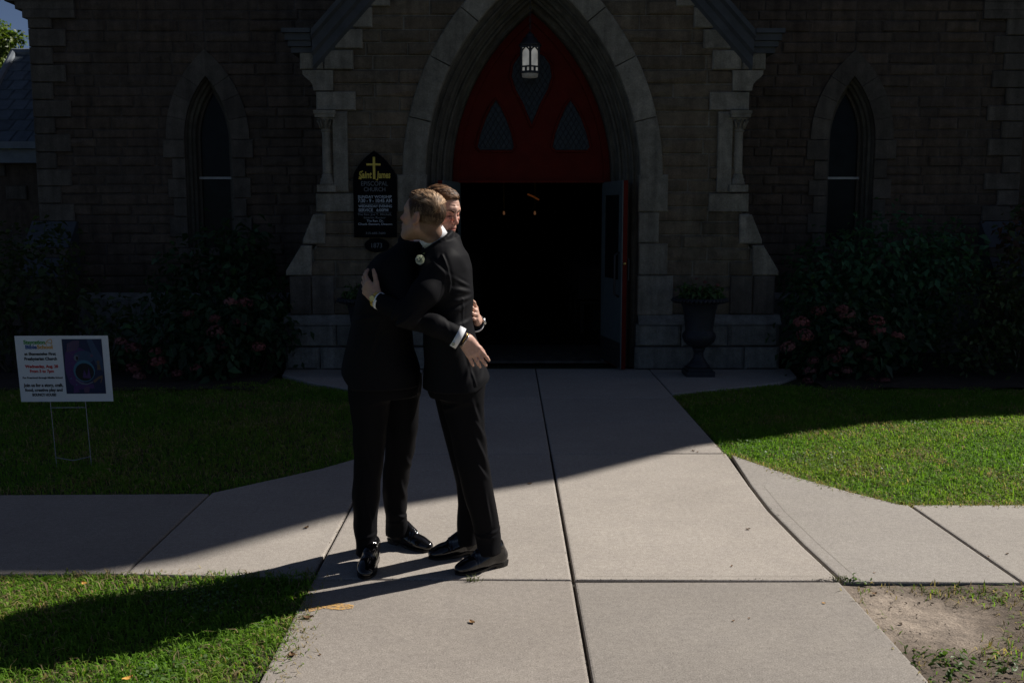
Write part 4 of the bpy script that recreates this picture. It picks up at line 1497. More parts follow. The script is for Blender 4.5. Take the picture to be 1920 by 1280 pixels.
bush('tall_shrub', 'taller bluish green shrub in front of the right pointed window', 'shrub', (4.0, 11.3, 0),
     [(3.7, 11.3, 1.0, .5, .4, .5), (4.2, 11.2, 1.15, .55, .4, .6), (4.75, 11.1, 1.0, .5, .4, .5), (3.4, 11.2, .85, .35, .35, .45), (4.4, 11.3, .6, .7, .4, .6), (5.0, 11.3, 1.25, .35, .35, .35)], 3400, .092, BG, nsingle=90)
bush('corner_shrub', 'rounded dark shrub at the right edge of the lawn bed', 'shrub', (5.4, 10.6, 0),
     [(5.2, 10.6, .6, .6, .5, .6), (5.8, 10.6, .7, .7, .5, .65), (4.9, 10.4, .3, .5, .45, .3), (6.4, 10.7, .7, .6, .5, .6)], 2600, .075, OG, nsingle=40)
bush('red_tipped_shrub', 'shrub with reddish new leaves against the right corner quoins', 'shrub', (5.95, 11.4, 0),
     [(5.9, 11.3, 1.5, .38, .35, .32), (6.2, 11.35, 1.6, .4, .35, .35), (5.95, 11.4, .8, .4, .35, .8)], 1100, .09, RD, nsingle=30)

# ------------------------------------------------------------------ tree beyond the wing
TX = -15.35
tr = thing('maple_tree', 'sunlit leafy tree rising behind the slate roof at the far left', 'tree', (TX, 31, 0))
mb = MB()
mb.tube([(TX, 31, 0), (TX + .1, 31, 2.2), (TX - .1, 31.1, 4.2), (TX, 31, 7.2)], [.26, .2, .14, .03], 10)
for k in range(12):
    a, z = random.uniform(0, 6.28), 2.4 + k * .36
    q = 1.5 * (1 - k / 14)
    mb.tube([(TX, 31, z), (TX + q * .5 * math.cos(a), 31 + q * .5 * math.sin(a), z + .5), (TX + q * math.cos(a), 31 + q * math.sin(a), z + .8)], [.07, .045, .015], 6)
mb.build('trunk', M['bark'], tr, True)
bl = []
for k in range(70):
    z = 2.6 + 4.8 * random.random() ** .8
    wmax = 1.75 * math.sqrt(max(0.02, (7.9 - z) / 5.2)) * min(1, (z - 1.6) / 1.6)
    a = random.uniform(0, 6.28)
    r = wmax * random.uniform(.15, 1.0)
    q = random.uniform(.22, .45)
    bl.append((TX + r * math.cos(a), 31 + r * math.sin(a), z, q, q, q * .75))
leaf_object('crown', (15000, blob_sampler(bl), .15, [(.10, .15, .022), (.07, .115, .02), (.13, .165, .03), (.05, .085, .02)], dict(droop=.3, aspect=.75)), tr)
tr2 = thing('dark_tree', 'darker tree low behind the slate roof at the far left', 'tree', (-20, 36, 0))
mb = MB().tube([(-20, 36, 0), (-20, 36, 3), (-20, 36.1, 5.5)], [.3, .22, .08], 10)
mb.build('trunk', M['bark'], tr2, True)
bl = [(-20 + random.uniform(-2.2, 2.2), 36 + random.uniform(-2, 2), random.uniform(2.2, 6.0), .9, .9, .7) for k in range(26)]
leaf_object('crown', (5000, blob_sampler(bl), .24, [(.03, .055, .016), (.04, .07, .02)], dict(droop=.3, aspect=.7)), tr2)

# ------------------------------------------------------------------ yard sign
sgp = G(139, 867)
ys = thing('yard_sign', 'white corrugated yard sign with a fish picture on a wire stake', 'sign', (0, 0, 0), world_children=False)
ys.location = (sgp[0], sgp[1], 0)
ys.rotation_euler = (math.radians(5.0), 0, math.radians(1.5))
BZ = 0.44
BWD, BHT = .615, .455
mb = MB().box(-BWD / 2, BWD / 2, -.003, .003, BZ, BZ + BHT)
mb.build('board', M['board_white'], ys)
wire = MB()
for x in (-.118, .118):
    wire.tube([(x, .006, -.03), (x, .006, BZ + .2)], .0028, 6)
wire.tube([(-.118, .006, BZ - .045), (.118, .006, BZ - .045)], .0028, 6)
wire.tube([(-.118, .006, .04), (0, .004, .018), (.118, .006, .045)], .0028, 6)
wire.build('stake', M['steel'], ys)
for nm, c in (('print_green', (.06, .30, .05)), ('print_orange', (.72, .36, .05)), ('print_black', (.012, .012, .016)), ('print_red', (.55, .02, .02)), ('print_blue', (.03, .09, .30)),
              ('fish_blue', (.035, .065, .13)), ('fish_teal', (.05, .16, .24)), ('fish_pink', (.10, .055, .11)), ('fish_dark', (.010, .010, .016)), ('fish_pale', (.13, .15, .20)), ('night_blue', (.012, .022, .07)), ('fish_skin', (.13, .085, .06)), ('fish_purple', (.07, .03, .13))):
    M[nm] = plain(nm, c, 0.5, 0.06, 30)
def bu(u, v=700):                                 # photo pixel -> board coordinates
    sh = 11.0 * (v - 632) / 125.0
    return ((u - sh - 30) / 171.0 - .5) * BWD
def bv(v): return BZ + BHT * (1 - (v - 632) / 125.0)
def sgt(txt, u0, u1, vb, vt, mt, bold=.035):
    vm = (vb + vt) / 2
    return lettering(txt, bu(u1, vm) - bu(u0, vm), (bu(u0, vm) + bu(u1, vm)) / 2, -.0042, bv(vb), M[mt], ys, cap=bv(vt) - bv(vb), bold=bold)
sgt('Staycation', 46.5, 86, 647, 640, 'print_green')
sgt('Bible', 50, 71, 656, 649, 'print_blue')
sgt('School', 71.5, 100, 656, 649, 'print_orange')
mb = MB()
for (a, b) in (((87, 646), (91, 640)), ((91, 640), (97, 638)), ((97, 638), (99, 643)), ((87, 646), (89, 649)), ((99, 643), (97, 648)), ((90, 644), (97, 645))):
    mb.tube([(bu(a[0], a[1]), -.0038, bv(a[1])), (bu(b[0], b[1]), -.0038, bv(b[1]))], .0022, 5)
mb.build('house_mark', M['print_orange'], ys)
sgt('at Skaneateles First', 48, 106, 668, 663, 'print_black')
sgt('Presbyterian Church', 48, 108, 677.5, 672, 'print_black')
sgt('Wednesday, Aug. 28', 49, 110, 692, 686.5, 'print_red')
sgt('From 5 to 7pm', 58, 102, 701, 695.5, 'print_red')
sgt('For Preschool through Middle School', 44.5, 118, 712.5, 709, 'print_black', .03)
sgt('Join us for a story, craft,', 46, 119, 728, 722, 'print_black')
sgt('food, creative play and', 48.5, 118, 737, 731.5, 'print_black')
sgt('BOUNCY HOUSE!', 62, 106, 746, 741, 'print_black')
x0, x1, z0, z1 = bu(121, 690), bu(194.5, 690), bv(742), bv(638)
pic = MB().box(x0, x1, -.0040, -.0032, z0, z1).build('picture', M['night_blue'], ys)
def pp(pts, mt, lay):
    q = [(x0 + (x1 - x0) * a, z1 - (z1 - z0) * b) for a, b in pts]
    y = -.0040 - .0005 * lay
    A = sum(q[i][0] * q[(i + 1) % len(q)][1] - q[(i + 1) % len(q)][0] * q[i][1] for i in range(len(q)))
    if A < 0: q = q[::-1]
    MB().add([(x, y, z) for x, z in q], [list(range(len(q)))]).build('print', M[mt], pic)
def oval(cx, cy, rx, ry, n=18, a0=0, a1=2 * math.pi): return [(cx + rx * math.cos(t), cy + ry * math.sin(t)) for t in np.linspace(a0, a1, n, endpoint=(a1 - a0) < 6)]
pp([(.62, 0.002), (.75, 0.002), (.98, .35), (.98, .6), (.8, .45)], 'fish_blue', 1)                     # blue light behind
pp([(.06, .25), (.2, .12), (.45, .16), (.7, .26), (.74, .36), (.62, .4), (.40, .5), (.33, .7), (.5, .82), (.7, .82), (.72, .9), (.3, .92), (.1, .8), (.02, .55)], 'fish_purple', 2)
pp([(.10, .24), (.13, .08), (.28, .03), (.44, .03), (.42, .13), (.36, .2)], 'fish_pink', 3)
for k in range(5): pp([(.15 + k * .055, .20), (.17 + k * .058, .05), (.18 + k * .058, .05), (.165 + k * .055, .20)], 'fish_blue', 4)
pp(oval(.52, .33, .26, .12), 'fish_blue', 3)
pp(oval(.33, .34, .06, .055), 'fish_pale', 5)
pp(oval(.35, .345, .032, .038), 'fish_dark', 6)
pp(oval(.72, .30, .035, .03), 'fish_pink', 5)
pp(oval(.50, .58, .27, .20), 'fish_teal', 4)
pp(oval(.51, .60, .235, .165), 'fish_dark', 5)
pp([(.27, .72), (.4, .79), (.55, .81), (.7, .77), (.7, .79), (.55, .835), (.4, .82), (.27, .75)], 'fish_pale', 6)
pp([(.45, .70), (.5, .55), (.56, .68), (.62, .52), (.66, .72)], 'fish_purple', 6)
pp(oval(.87, .42, .035, .035), 'fish_skin', 6)
pp([(.84, .46), (.91, .46), (.93, .56), (.83, .56)], 'fish_skin', 6)
pp([(.7, .76), (.85, .68), (.95, .66), (.95, .72), (.9, .8), (.88, .8), (.92, .71), (.85, .73), (.74, .8)], 'fish_skin', 6)
for k in range(26):
    a, b = .1 + .5 * RNG.random(), .24 + .6 * RNG.random()
    if (a - .51) ** 2 / .08 + (b - .6) ** 2 / .05 > 1:
        pp(oval(a, b, .016, .012, 8), random.choice(('fish_blue', 'fish_pink', 'fish_teal')), 3.5)
pp([(.2, .88), (.3, .84), (.34, .97), (.18, .99)], 'fish_purple', 4)
pp([(.45, .88), (.6, .86), (.58, .98), (.46, .98)], 'fish_pink', 3)

# ------------------------------------------------------------------ grass
def in_poly(P, poly):
    x, y = P[:, 0], P[:, 1]
    r = np.zeros(len(P), bool)
    n = len(poly)
    for i in range(n):
        x1, y1 = poly[i]
        x2, y2 = poly[i - 1]
        if y1 == y2: continue
        c = ((y1 > y) != (y2 > y)) & (x < (x2 - x1) * (y - y1) / (y2 - y1) + x1)
        r ^= c
    return r


def vnoise(P, s, seed=0):
    """cheap smooth noise in numpy"""
    r = np.random.default_rng(seed)
    out = np.zeros(len(P))
    for k in range(9):
        a = r.uniform(0, 2 * math.pi)
        f = s * r.uniform(.5, 2.2)
        out += np.sin((P[:, 0] * math.cos(a) + P[:, 1] * math.sin(a)) * f + r.uniform(0, 6.28))
    return out / 4.5


def grass(name, poly, dens, hmin, hmax, wid, zbase, seed, edge=0.0, keep=None, straw=0.12, label=None):
    rg = np.random.default_rng(seed)
    q = np.array(poly)
    lo, hi = q.min(0), q.max(0)
    n = int((hi[0] - lo[0]) * (hi[1] - lo[1]) * dens)
    P = rg.uniform(lo, hi, (n, 2))
    P = P[in_poly(P, poly)]
    if keep is not None:
        P = P[rg.random(len(P)) < keep(P)]
    n = len(P)
    clump = vnoise(P, 9, seed)
    tone = vnoise(P, 2.6, seed + 5)
    fine = vnoise(P, 30, seed + 9)
    h = rg.uniform(hmin, hmax, n) * (1 + .22 * clump + .15 * fine)
    a = rg.uniform(0, 2 * math.pi, n)
    lean = rg.uniform(.25, 1.5, n)
    d = np.stack([np.cos(a), np.sin(a)], 1)
    s = np.stack([-d[:, 1], d[:, 0]], 1)
    w = wid * rg.uniform(.6, 1.4, n)
    broad = rg.random(n) < .035 + .03 * (clump > .5)
    w = np.where(broad, w * 3.2, w)
    h = np.where(broad, h * .75, h)
    st = rg.random(n) < straw * (1 + .9 * np.clip(tone + fine * .6, -1, 1.5))
    lean = np.where(st, lean * 1.6, lean)
    V = np.zeros((n, 5, 3), np.float32)
    z0 = np.full(n, zbase) - .004
    def at(f, hh): return np.concatenate([P + d * (h * lean * f)[:, None], (z0 + h * hh)[:, None]], 1)
    base, mid, tip = at(0, 0), at(.3, .62), at(.95, 1.0 - .0)
    tip[:, 2] = z0 + h * (1.02 - .35 * np.clip(lean, 0, 1.6))
    s3 = np.concatenate([s, np.zeros((n, 1))], 1)
    V[:, 0], V[:, 1] = base - s3 * (w * .4)[:, None], base + s3 * (w * .4)[:, None]
    V[:, 2], V[:, 3] = mid - s3 * (w * .5)[:, None], mid + s3 * (w * .5)[:, None]
    V[:, 4] = tip
    i = (np.arange(n) * 5)[:, None]
    F4 = i + np.array([[0, 1, 3, 2]])
    F3 = i + np.array([[2, 3, 4]])
    g0, g1, g2 = np.array((.150, .275, .034)), np.array((.105, .222, .025)), np.array((.25, .31, .062))
    t = rg.random(n)[:, None]
    dry = np.clip(vnoise(P, 5.0, seed + 31) * .9 - .1, 0, .8)
    st = st | (rg.random(n) < dry * .55)
    c = g1 * (1 - t) + g0 * t
    c = c + (g2 - c) * np.clip(.35 * tone + .25 * fine + .1, 0, .8)[:, None]
    c = np.where(st[:, None], np.array((.33, .26, .145)) * rg.uniform(.6, 1.2, n)[:, None], c)
    c *= rg.uniform(.75, 1.25, n)[:, None]
    C = np.repeat(c, 5, axis=0)
    me = mesh_np(name, V.reshape(-1, 3), [F4, F3], False)
    vcol(me, C)
    o = link(name, me, M['grass'])
    o['kind'] = 'stuff'
    if label: tag(o, label, 'grass')
    return o


edgeL = [(-.905, 2.2), (-.86, 2.8), (-.90, 3.2), (-.86, 3.45), (-.835, 3.7), (-.85, 3.95), (-.875, 4.2), (-.90, 4.4), (-.915, 4.58)]
grass('grass', [(-3.6, 2.2)] + edgeL + [(-3.6, 4.585)], 12500, .014, .050, .0046, -.02, 21, label='lit mown grass in the near left corner, crossed by the men\'s shadow',
      keep=lambda P: np.clip(.80 + .4 * vnoise(P, 7, 3), .15, 1))
polyRB = [(1.575, 6.98), (1.72, 6.70), (1.91, 6.29), (2.12, 5.97), (2.33, 5.70), (3.6, 5.695), (6.2, 5.68), (6.4, 9.65), (3.1, 9.75), (2.72, 9.90), (2.2, 9.63), (1.75, 9.40), (1.565, 9.3)]
grass('grass', polyRB, 7600, .016, .046, .0052, -.028, 22, label='green lawn right of the path, half in sunlight', straw=.07)
polyLB = [(-.93, 9.28), (-1.52, 9.55), (-2.02, 9.97), (-2.40, 10.3), (-3.0, 9.75), (-6.2, 9.6), (-6.2, 5.96), (-1.84, 5.985), (-1.51, 6.33), (-1.28, 6.57), (-1.08, 6.85), (-.935, 7.15)]
grass('grass', polyLB, 4200, .022, .055, .0055, -.028, 23, label='shaded dark lawn around the white yard sign', straw=.14)
def kr(P):
    bare = np.exp(-(((P[:, 0] - 1.74) / .20) ** 2 + ((P[:, 1] - 4.08) / .26) ** 2))
    return np.clip(.10 + .55 * vnoise(P, 6.0, 8) - 1.2 * bare + 1.3 * np.clip((P[:, 0] - 1.86), 0, .5) + .5 * np.clip(3.9 - P[:, 1], 0, .5), 0.0, .9)
grass('grass', [(1.60, 2.4), (3.8, 2.4), (3.8, 4.38), (1.60, 4.40)], 5200, .018, .055, .0042, -.020, 24, keep=kr, straw=.40, label='thin patchy grass on the bare earth in the near right corner')

# dry fringe along the edges of the concrete
def fringe(line, n, seed, off=.03):
    rg = np.random.default_rng(seed)
    L = np.array(line, float)
    seg = np.linalg.norm(np.diff(L, axis=0), axis=1)
    cum = np.concatenate([[0], np.cumsum(seg)])
    t = rg.uniform(0, cum[-1], n)
    x, y = np.interp(t, cum, L[:, 0]), np.interp(t, cum, L[:, 1])
    amp = off * (1 + .9 * vnoise(np.stack([x, y], 1), 8, seed))
    return np.stack([x + rg.normal(size=n) * amp, y + rg.normal(size=n) * amp], 1)


mb = MB()
for line, n, seed in (([(1.575, 6.98), (1.72, 6.70), (1.91, 6.29), (2.12, 5.97), (2.33, 5.70), (3.6, 5.695), (5, 5.69)], 2600, 1), (edgeL, 700, 2), ([(-3.3, 4.58), (-.93, 4.56)], 500, 3), ([(1.56, 4.39), (3.2, 4.38)], 260, 4), ([(1.57, 4.3), (1.57, 2.6)], 90, 5)):
    for x, y in fringe(line, n, seed):
        a = RNG.uniform(0, 6.28)
        h, ln = RNG.uniform(.003, .028), RNG.uniform(.015, .045)
        dx, dy = math.cos(a) * ln, math.sin(a) * ln
        w_ = RNG.uniform(.0012, .0028)
        nx, ny = -math.sin(a) * w_, math.cos(a) * w_
        z0 = -.012
        mb.add([(x - nx, y - ny, z0), (x + nx, y + ny, z0), (x + dx * .5 + nx, y + dy * .5 + ny, z0 + h), (x + dx * .5 - nx, y + dy * .5 - ny, z0 + h), (x + dx, y + dy, z0 + h * RNG.uniform(.5, 1.4))], [(0, 1, 2, 3), (3, 2, 4)])
me = mb.mesh('dry_grass')
nb_ = len(me.vertices) // 5
cc_ = np.where(RNG.random(nb_)[:, None] < .55, np.array((.34, .27, .15)), np.array((.15, .22, .05))) * RNG.uniform(.6, 1.25, nb_)[:, None]
vcol(me, np.repeat(cc_, 5, axis=0))
o = link('dry_grass', me, M['grass'])
tag(o, 'dry straw and short grass fringing the concrete edges', 'grass', kind='stuff')

# longer tufts and clover in the lit lawns
grass('tall_grass', [(-3.6, 2.2)] + edgeL + [(-3.6, 4.585)], 2600, .035, .075, .0042, -.02, 41, label='longer grass tufts in the near left lawn', straw=.2,
      keep=lambda P: np.clip(vnoise(P, 6, 17) - .15, 0, 1))
grass('tall_grass', polyRB, 1500, .035, .070, .005, -.028, 42, label='longer grass tufts in the right lawn', straw=.15, keep=lambda P: np.clip(vnoise(P, 4, 19) - .1, 0, 1))


def clover(poly, n, seed, z, label):
    rg = np.random.default_rng(seed)
    q = np.array(poly)
    P = rg.uniform(q.min(0), q.max(0), (n * 8, 2))
    P = P[in_poly(P, poly)]
    P = P[rg.random(len(P)) < np.clip(vnoise(P, 5, seed) * 1.2 - .35, 0, 1)][:n]
    P3 = np.concatenate([P, np.full((len(P), 1), z) + rg.uniform(.012, .034, (len(P), 1))], 1)
    V, F, C = leaf_cloud(len(P3), lambda m: (P3, np.tile(np.array((0, 0, 1.0)), (m, 1)) + rg.normal(size=(m, 3)) * .3), .019, [(.10, .17, .05), (.13, .19, .07), (.08, .15, .05)], .1, .8, .08, 1.2)
    me = mesh_np('clover', V, [F], True)
    vcol(me, C)
    o = link('clover', me, M['leaf'])
    tag(o, label, 'clover', kind='stuff')


clover([(-3.4, 2.3)] + edgeL + [(-3.4, 4.55)], 2600, 51, -.02, 'clover leaves patched through the near left lawn')
clover(polyRB, 3200, 52, -.028, 'clover leaves patched through the right lawn')

# weeds with broad leaves, tufts in the joints
def weed(loc, r, n, size, label, cols=((.06, .12, .025), (.08, .14, .035))):
    t = thing('weed', label, 'weed', loc)
    def smp(m):
        a = RNG.uniform(0, 6.28, m)
        q = RNG.uniform(0, 1, m) ** .5 * r
        P = np.stack([loc[0] + q * np.cos(a), loc[1] + q * np.sin(a), loc[2] + RNG.uniform(.003, .03, m)], 1)
        return P, np.stack([np.cos(a), np.sin(a), np.full(m, .4)], 1)
    for k in range(n):
        V, F, C = leaf_cloud(1, smp, size, cols, .15, .45, .1, .9)
        me = mesh_np('leaf', V, [F], True)
        vcol(me, C)
        link('leaf', me, M['leaf'], t)
    return t
for (u, v, r, n, s, lab) in ((1607, 1095, .06, 14, .06, 'small weed at the corner where the pavement meets the path'),
                             (1760, 1245, .12, 55, .07, 'broad leaved weed on the bare earth at the path edge'),
                             (1860, 1250, .10, 40, .06, 'low weed in the bare earth close to the bottom right corner'),
                             (1790, 1285, .08, 34, .06, 'leafy weed at the bottom edge beside the concrete'),
                             (1800, 1105, .05, 12, .045, 'little weed on the earth along the right pavement edge'),
                             (480, 1175, .07, 16, .045, 'clover patch in the grass beside the path edge'),
                             (540, 1150, .05, 10, .05, 'small pale weed in the grass next to the orange mark'),
                             (1352, 838, .07, 14, .05, 'pale weeds at the lawn corner beside the path')):
    p = G(u, v, -.015)
    weed((p[0], p[1], -.012), r, n, s * .5, lab)
for (u, v, lab, r) in ((888, 1089, 'tuft of pale grass in the path joint by the shoes', .022), (1575, 1088, 'tuft of grass at the end of the chipped joint', .02)):
    p = G(u, v)
    t = thing('grass_tuft', lab, 'grass tuft', (p[0], p[1], -.012))
    mb = MB()
    for k in range(22):
        a = random.uniform(0, 6.28)
        h = random.uniform(.012, .03)
        bx, by = p[0] + random.uniform(-r, r) * 1.6, p[1] + random.uniform(-.006, .006)
        mb.tube([(bx, by, -.012), (bx + .4 * h * math.cos(a), by + .4 * h * math.sin(a), h * .7), (bx + h * math.cos(a), by + h * math.sin(a), h)], [.0016, .0013, .0004], 4)
    me = mb.mesh('blades')
    vcol(me, np.tile(np.array((.16, .19, .06)), (len(me.vertices), 1)))
    link('blades', me, M['leaf'], t)

# ------------------------------------------------------------------ fallen leaves, crumbs, paint, chipped edge
M['dry_leaf'] = plain('dry_leaf', (.20, .11, .045), .7, .3, 60, rnd=.4)
def fallen(u, v, size, label, mt='dry_leaf', z=0.0):
    p = G(u, v, z)
    a = random.uniform(0, 6.28)
    ca, sa = math.cos(a), math.sin(a)
    V, n = [], 7
    for i in range(n):
        t = i / (n - 1)
        w = size * .32 * math.sin(math.pi * min(1, t * .96 + .04)) + .0006
        zc = z + .002 + size * .28 * (t - .5) ** 2 * 2
        for s_ in (-1, 0, 1):
            lx, ly = (t - .5) * size, s_ * w
            V.append((p[0] + lx * ca - ly * sa, p[1] + lx * sa + ly * ca, zc + abs(s_) * size * .12))
    F = []
    for i in range(n - 1):
        for j in range(2):
            F.append((i * 3 + j, i * 3 + j + 1, (i + 1) * 3 + j + 1, (i + 1) * 3 + j))
    o = MB().add(V, F).build('fallen_leaf', M[mt])
    tag(o, label, 'leaf')
M['yellow_leaf'] = plain('yellow_leaf', (.55, .30, .06), .6, .2, 60)
fallen(575, 989, .035, 'small curled dry leaf on the shaded edge of the left pavement')
fallen(885, 1167, .034, 'dark curled leaf lying in the middle of the near path slab')
fallen(1403, 993, .026, 'little brown leaf on the sunlit slab left of the slanting joint')
fallen(577, 1158, .045, 'reddish curled leaf at the grass edge under the orange mark')
fallen(1372, 1062, .016, 'tiny brown leaf near the cross joint right of centre')
fallen(160, 1094, .036, 'orange and yellow leaf lying in the lit grass at left', 'yellow_leaf', .012)
fallen(240, 1272, .04, 'yellow leaf in the grass at the bottom edge', 'yellow_leaf', .02)
fallen(548, 1228, .04, 'dry leaf at the grass edge low on the path')
fallen(1640, 1115, .03, 'pale dry leaf on the bare earth', 'dry_leaf', -.01)
fallen(1545, 1132, .018, 'pale speck of leaf on the near right slab', 'yellow_leaf')
for (u, v, s_) in ((993, 907, .03), (1300, 846, .03), (1308, 848, .02), (1375, 1165, .014), (1640, 1075, .012), (1890, 1040, .02), (1855, 1045, .016), (600, 1227, .014), (1405, 1160, .012)):
    fallen(u, v, s_, 'tiny dry leaf fragment at (%s) of the pavement' % ('the near slabs' if v > 1000 else 'the shadow edge') if False else {993: 'dry leaf bit right behind the near man\'s trousers', 1300: 'brown leaf bit at the lawn corner joint', 1308: 'smaller leaf bit touching the joint by the lawn corner', 1375: 'leaf crumb on the near right slab, upper one', 1640: 'leaf crumb on the flared right slab', 1890: 'pale leaf bit on the far right slab by its edge', 1855: 'pale leaf bit on the far right slab by its joint', 600: 'leaf crumb on the near left slab', 1405: 'leaf crumb on the near right slab, nearer the bare earth'}[u])
# grit and dirt crumbs
mb = MB()
def crumb(x, y, z, r):
    V = [(x + r * RNG.uniform(-1, 1), y + r * RNG.uniform(-1, 1), z + r * RNG.uniform(-.2, .9)) for _ in range(4)]
    mb.add(V, [(0, 1, 2), (0, 2, 3), (0, 3, 1), (1, 3, 2)])
for k in range(2600):
    x, y = RNG.uniform(1.6, 3.6), RNG.uniform(2.5, 4.38)
    crumb(x, y, -.014, RNG.uniform(.002, .009) * (2.2 if RNG.random() < .10 else 1))
tag(mb.build('soil_crumbs', M['soil'], None), 'crumbs of soil scattered over the bare earth', 'soil', kind='stuff')
mb = MB()
for k in range(900):
    t = RNG.random()
    if RNG.random() < .5:
        y = RNG.uniform(4.5, 6.9); x = (1.53 if RNG.random() < .45 else XL) + RNG.normal() * .008
    elif RNG.random() < .6:
        x = RNG.uniform(-.9, 1.56); y = 4.49 + RNG.normal() * .008
    else:
        x, y = XC + RNG.normal() * .008, RNG.uniform(3.4, 6)
    crumb(x, y, RNG.choice((-.006, .001)), RNG.uniform(.0015, .005))
tag(mb.build('joint_grit', M['soil'], None), 'grit lying in the slab joints', 'grit', kind='stuff')
# chipped edge of the slab
mb = MB()
for k in range(60):
    p = G(1520 + RNG.uniform(0, 52), 1087.5 + RNG.normal() * 1.5)
    x, y = p[0], p[1]
    r = RNG.uniform(.004, .013)
    V = [(x + r * RNG.uniform(-1, 1), y + r * RNG.uniform(-.6, .6), RNG.uniform(-.002, .004)) for _ in range(4)]
    mb.add(V, [(0, 1, 2), (0, 2, 3), (0, 3, 1), (1, 3, 2)])
tag(mb.build('chipped_edge', M['concrete'], path), kind='stuff')
# tooled lines along the joints
def scored(pts, w, name='tooled_line'):
    V, F = [], []
    q = [np.array(p, float) for p in pts]
    for i, p in enumerate(q):
        t = unit2(q[min(i + 1, len(q) - 1)] - q[max(i - 1, 0)])
        n_ = np.array((-t[1], t[0]))
        V += [(*(p - n_ * w), .0012), (*(p + n_ * w), .0012)]
    for i in range(len(q) - 1): F.append((2 * i, 2 * i + 1, 2 * i + 3, 2 * i + 2))
    MB().add(V, F).build(name, M['joint_line'], path)
def unit2(v): return v / np.linalg.norm(v)
M['joint_line'] = plain('tooled_groove', (.24, .215, .185), .95, .25, 80)
scored([(x + .085, y) for x, y in bow[1:5]], .0009)
scored([(XC + .06, 4.535), (1.0, 4.53), (1.48, 4.528)], .001)
# sprayed orange mark
pm = [(578, 1140), (590, 1135), (612, 1134), (628, 1129.5), (650, 1130), (663, 1134), (660, 1139), (640, 1142), (622, 1141), (606, 1138.5), (594, 1143), (580, 1145)]
q = [G(u + random.uniform(-1.5, 1.5), v + random.uniform(-.6, .6), .003) for u, v in pm]
cq = np.mean(np.array(q), axis=0)
m, nt, b = new_mat('orange_spray')
b.inputs['Base Color'].default_value = (.58, .34, .11, 1)
b.inputs['Roughness'].default_value = .9
tb = nt.nodes.new('ShaderNodeBsdfTransparent')
mx = nt.nodes.new('ShaderNodeMixShader')
nt.links.new(ramp(nt, pos_noise(nt, 90, 4, .7), .36, .62), mx.inputs[0])
nt.links.new(tb.outputs[0], mx.inputs[1])
nt.links.new(b.outputs[0], mx.inputs[2])
nt.links.new(mx.outputs[0], nt.nodes['Material Output'].inputs['Surface'])
MB().add([tuple(p) for p in q], [list(range(len(q)))[::-1]]).build('paint_mark', m, path)

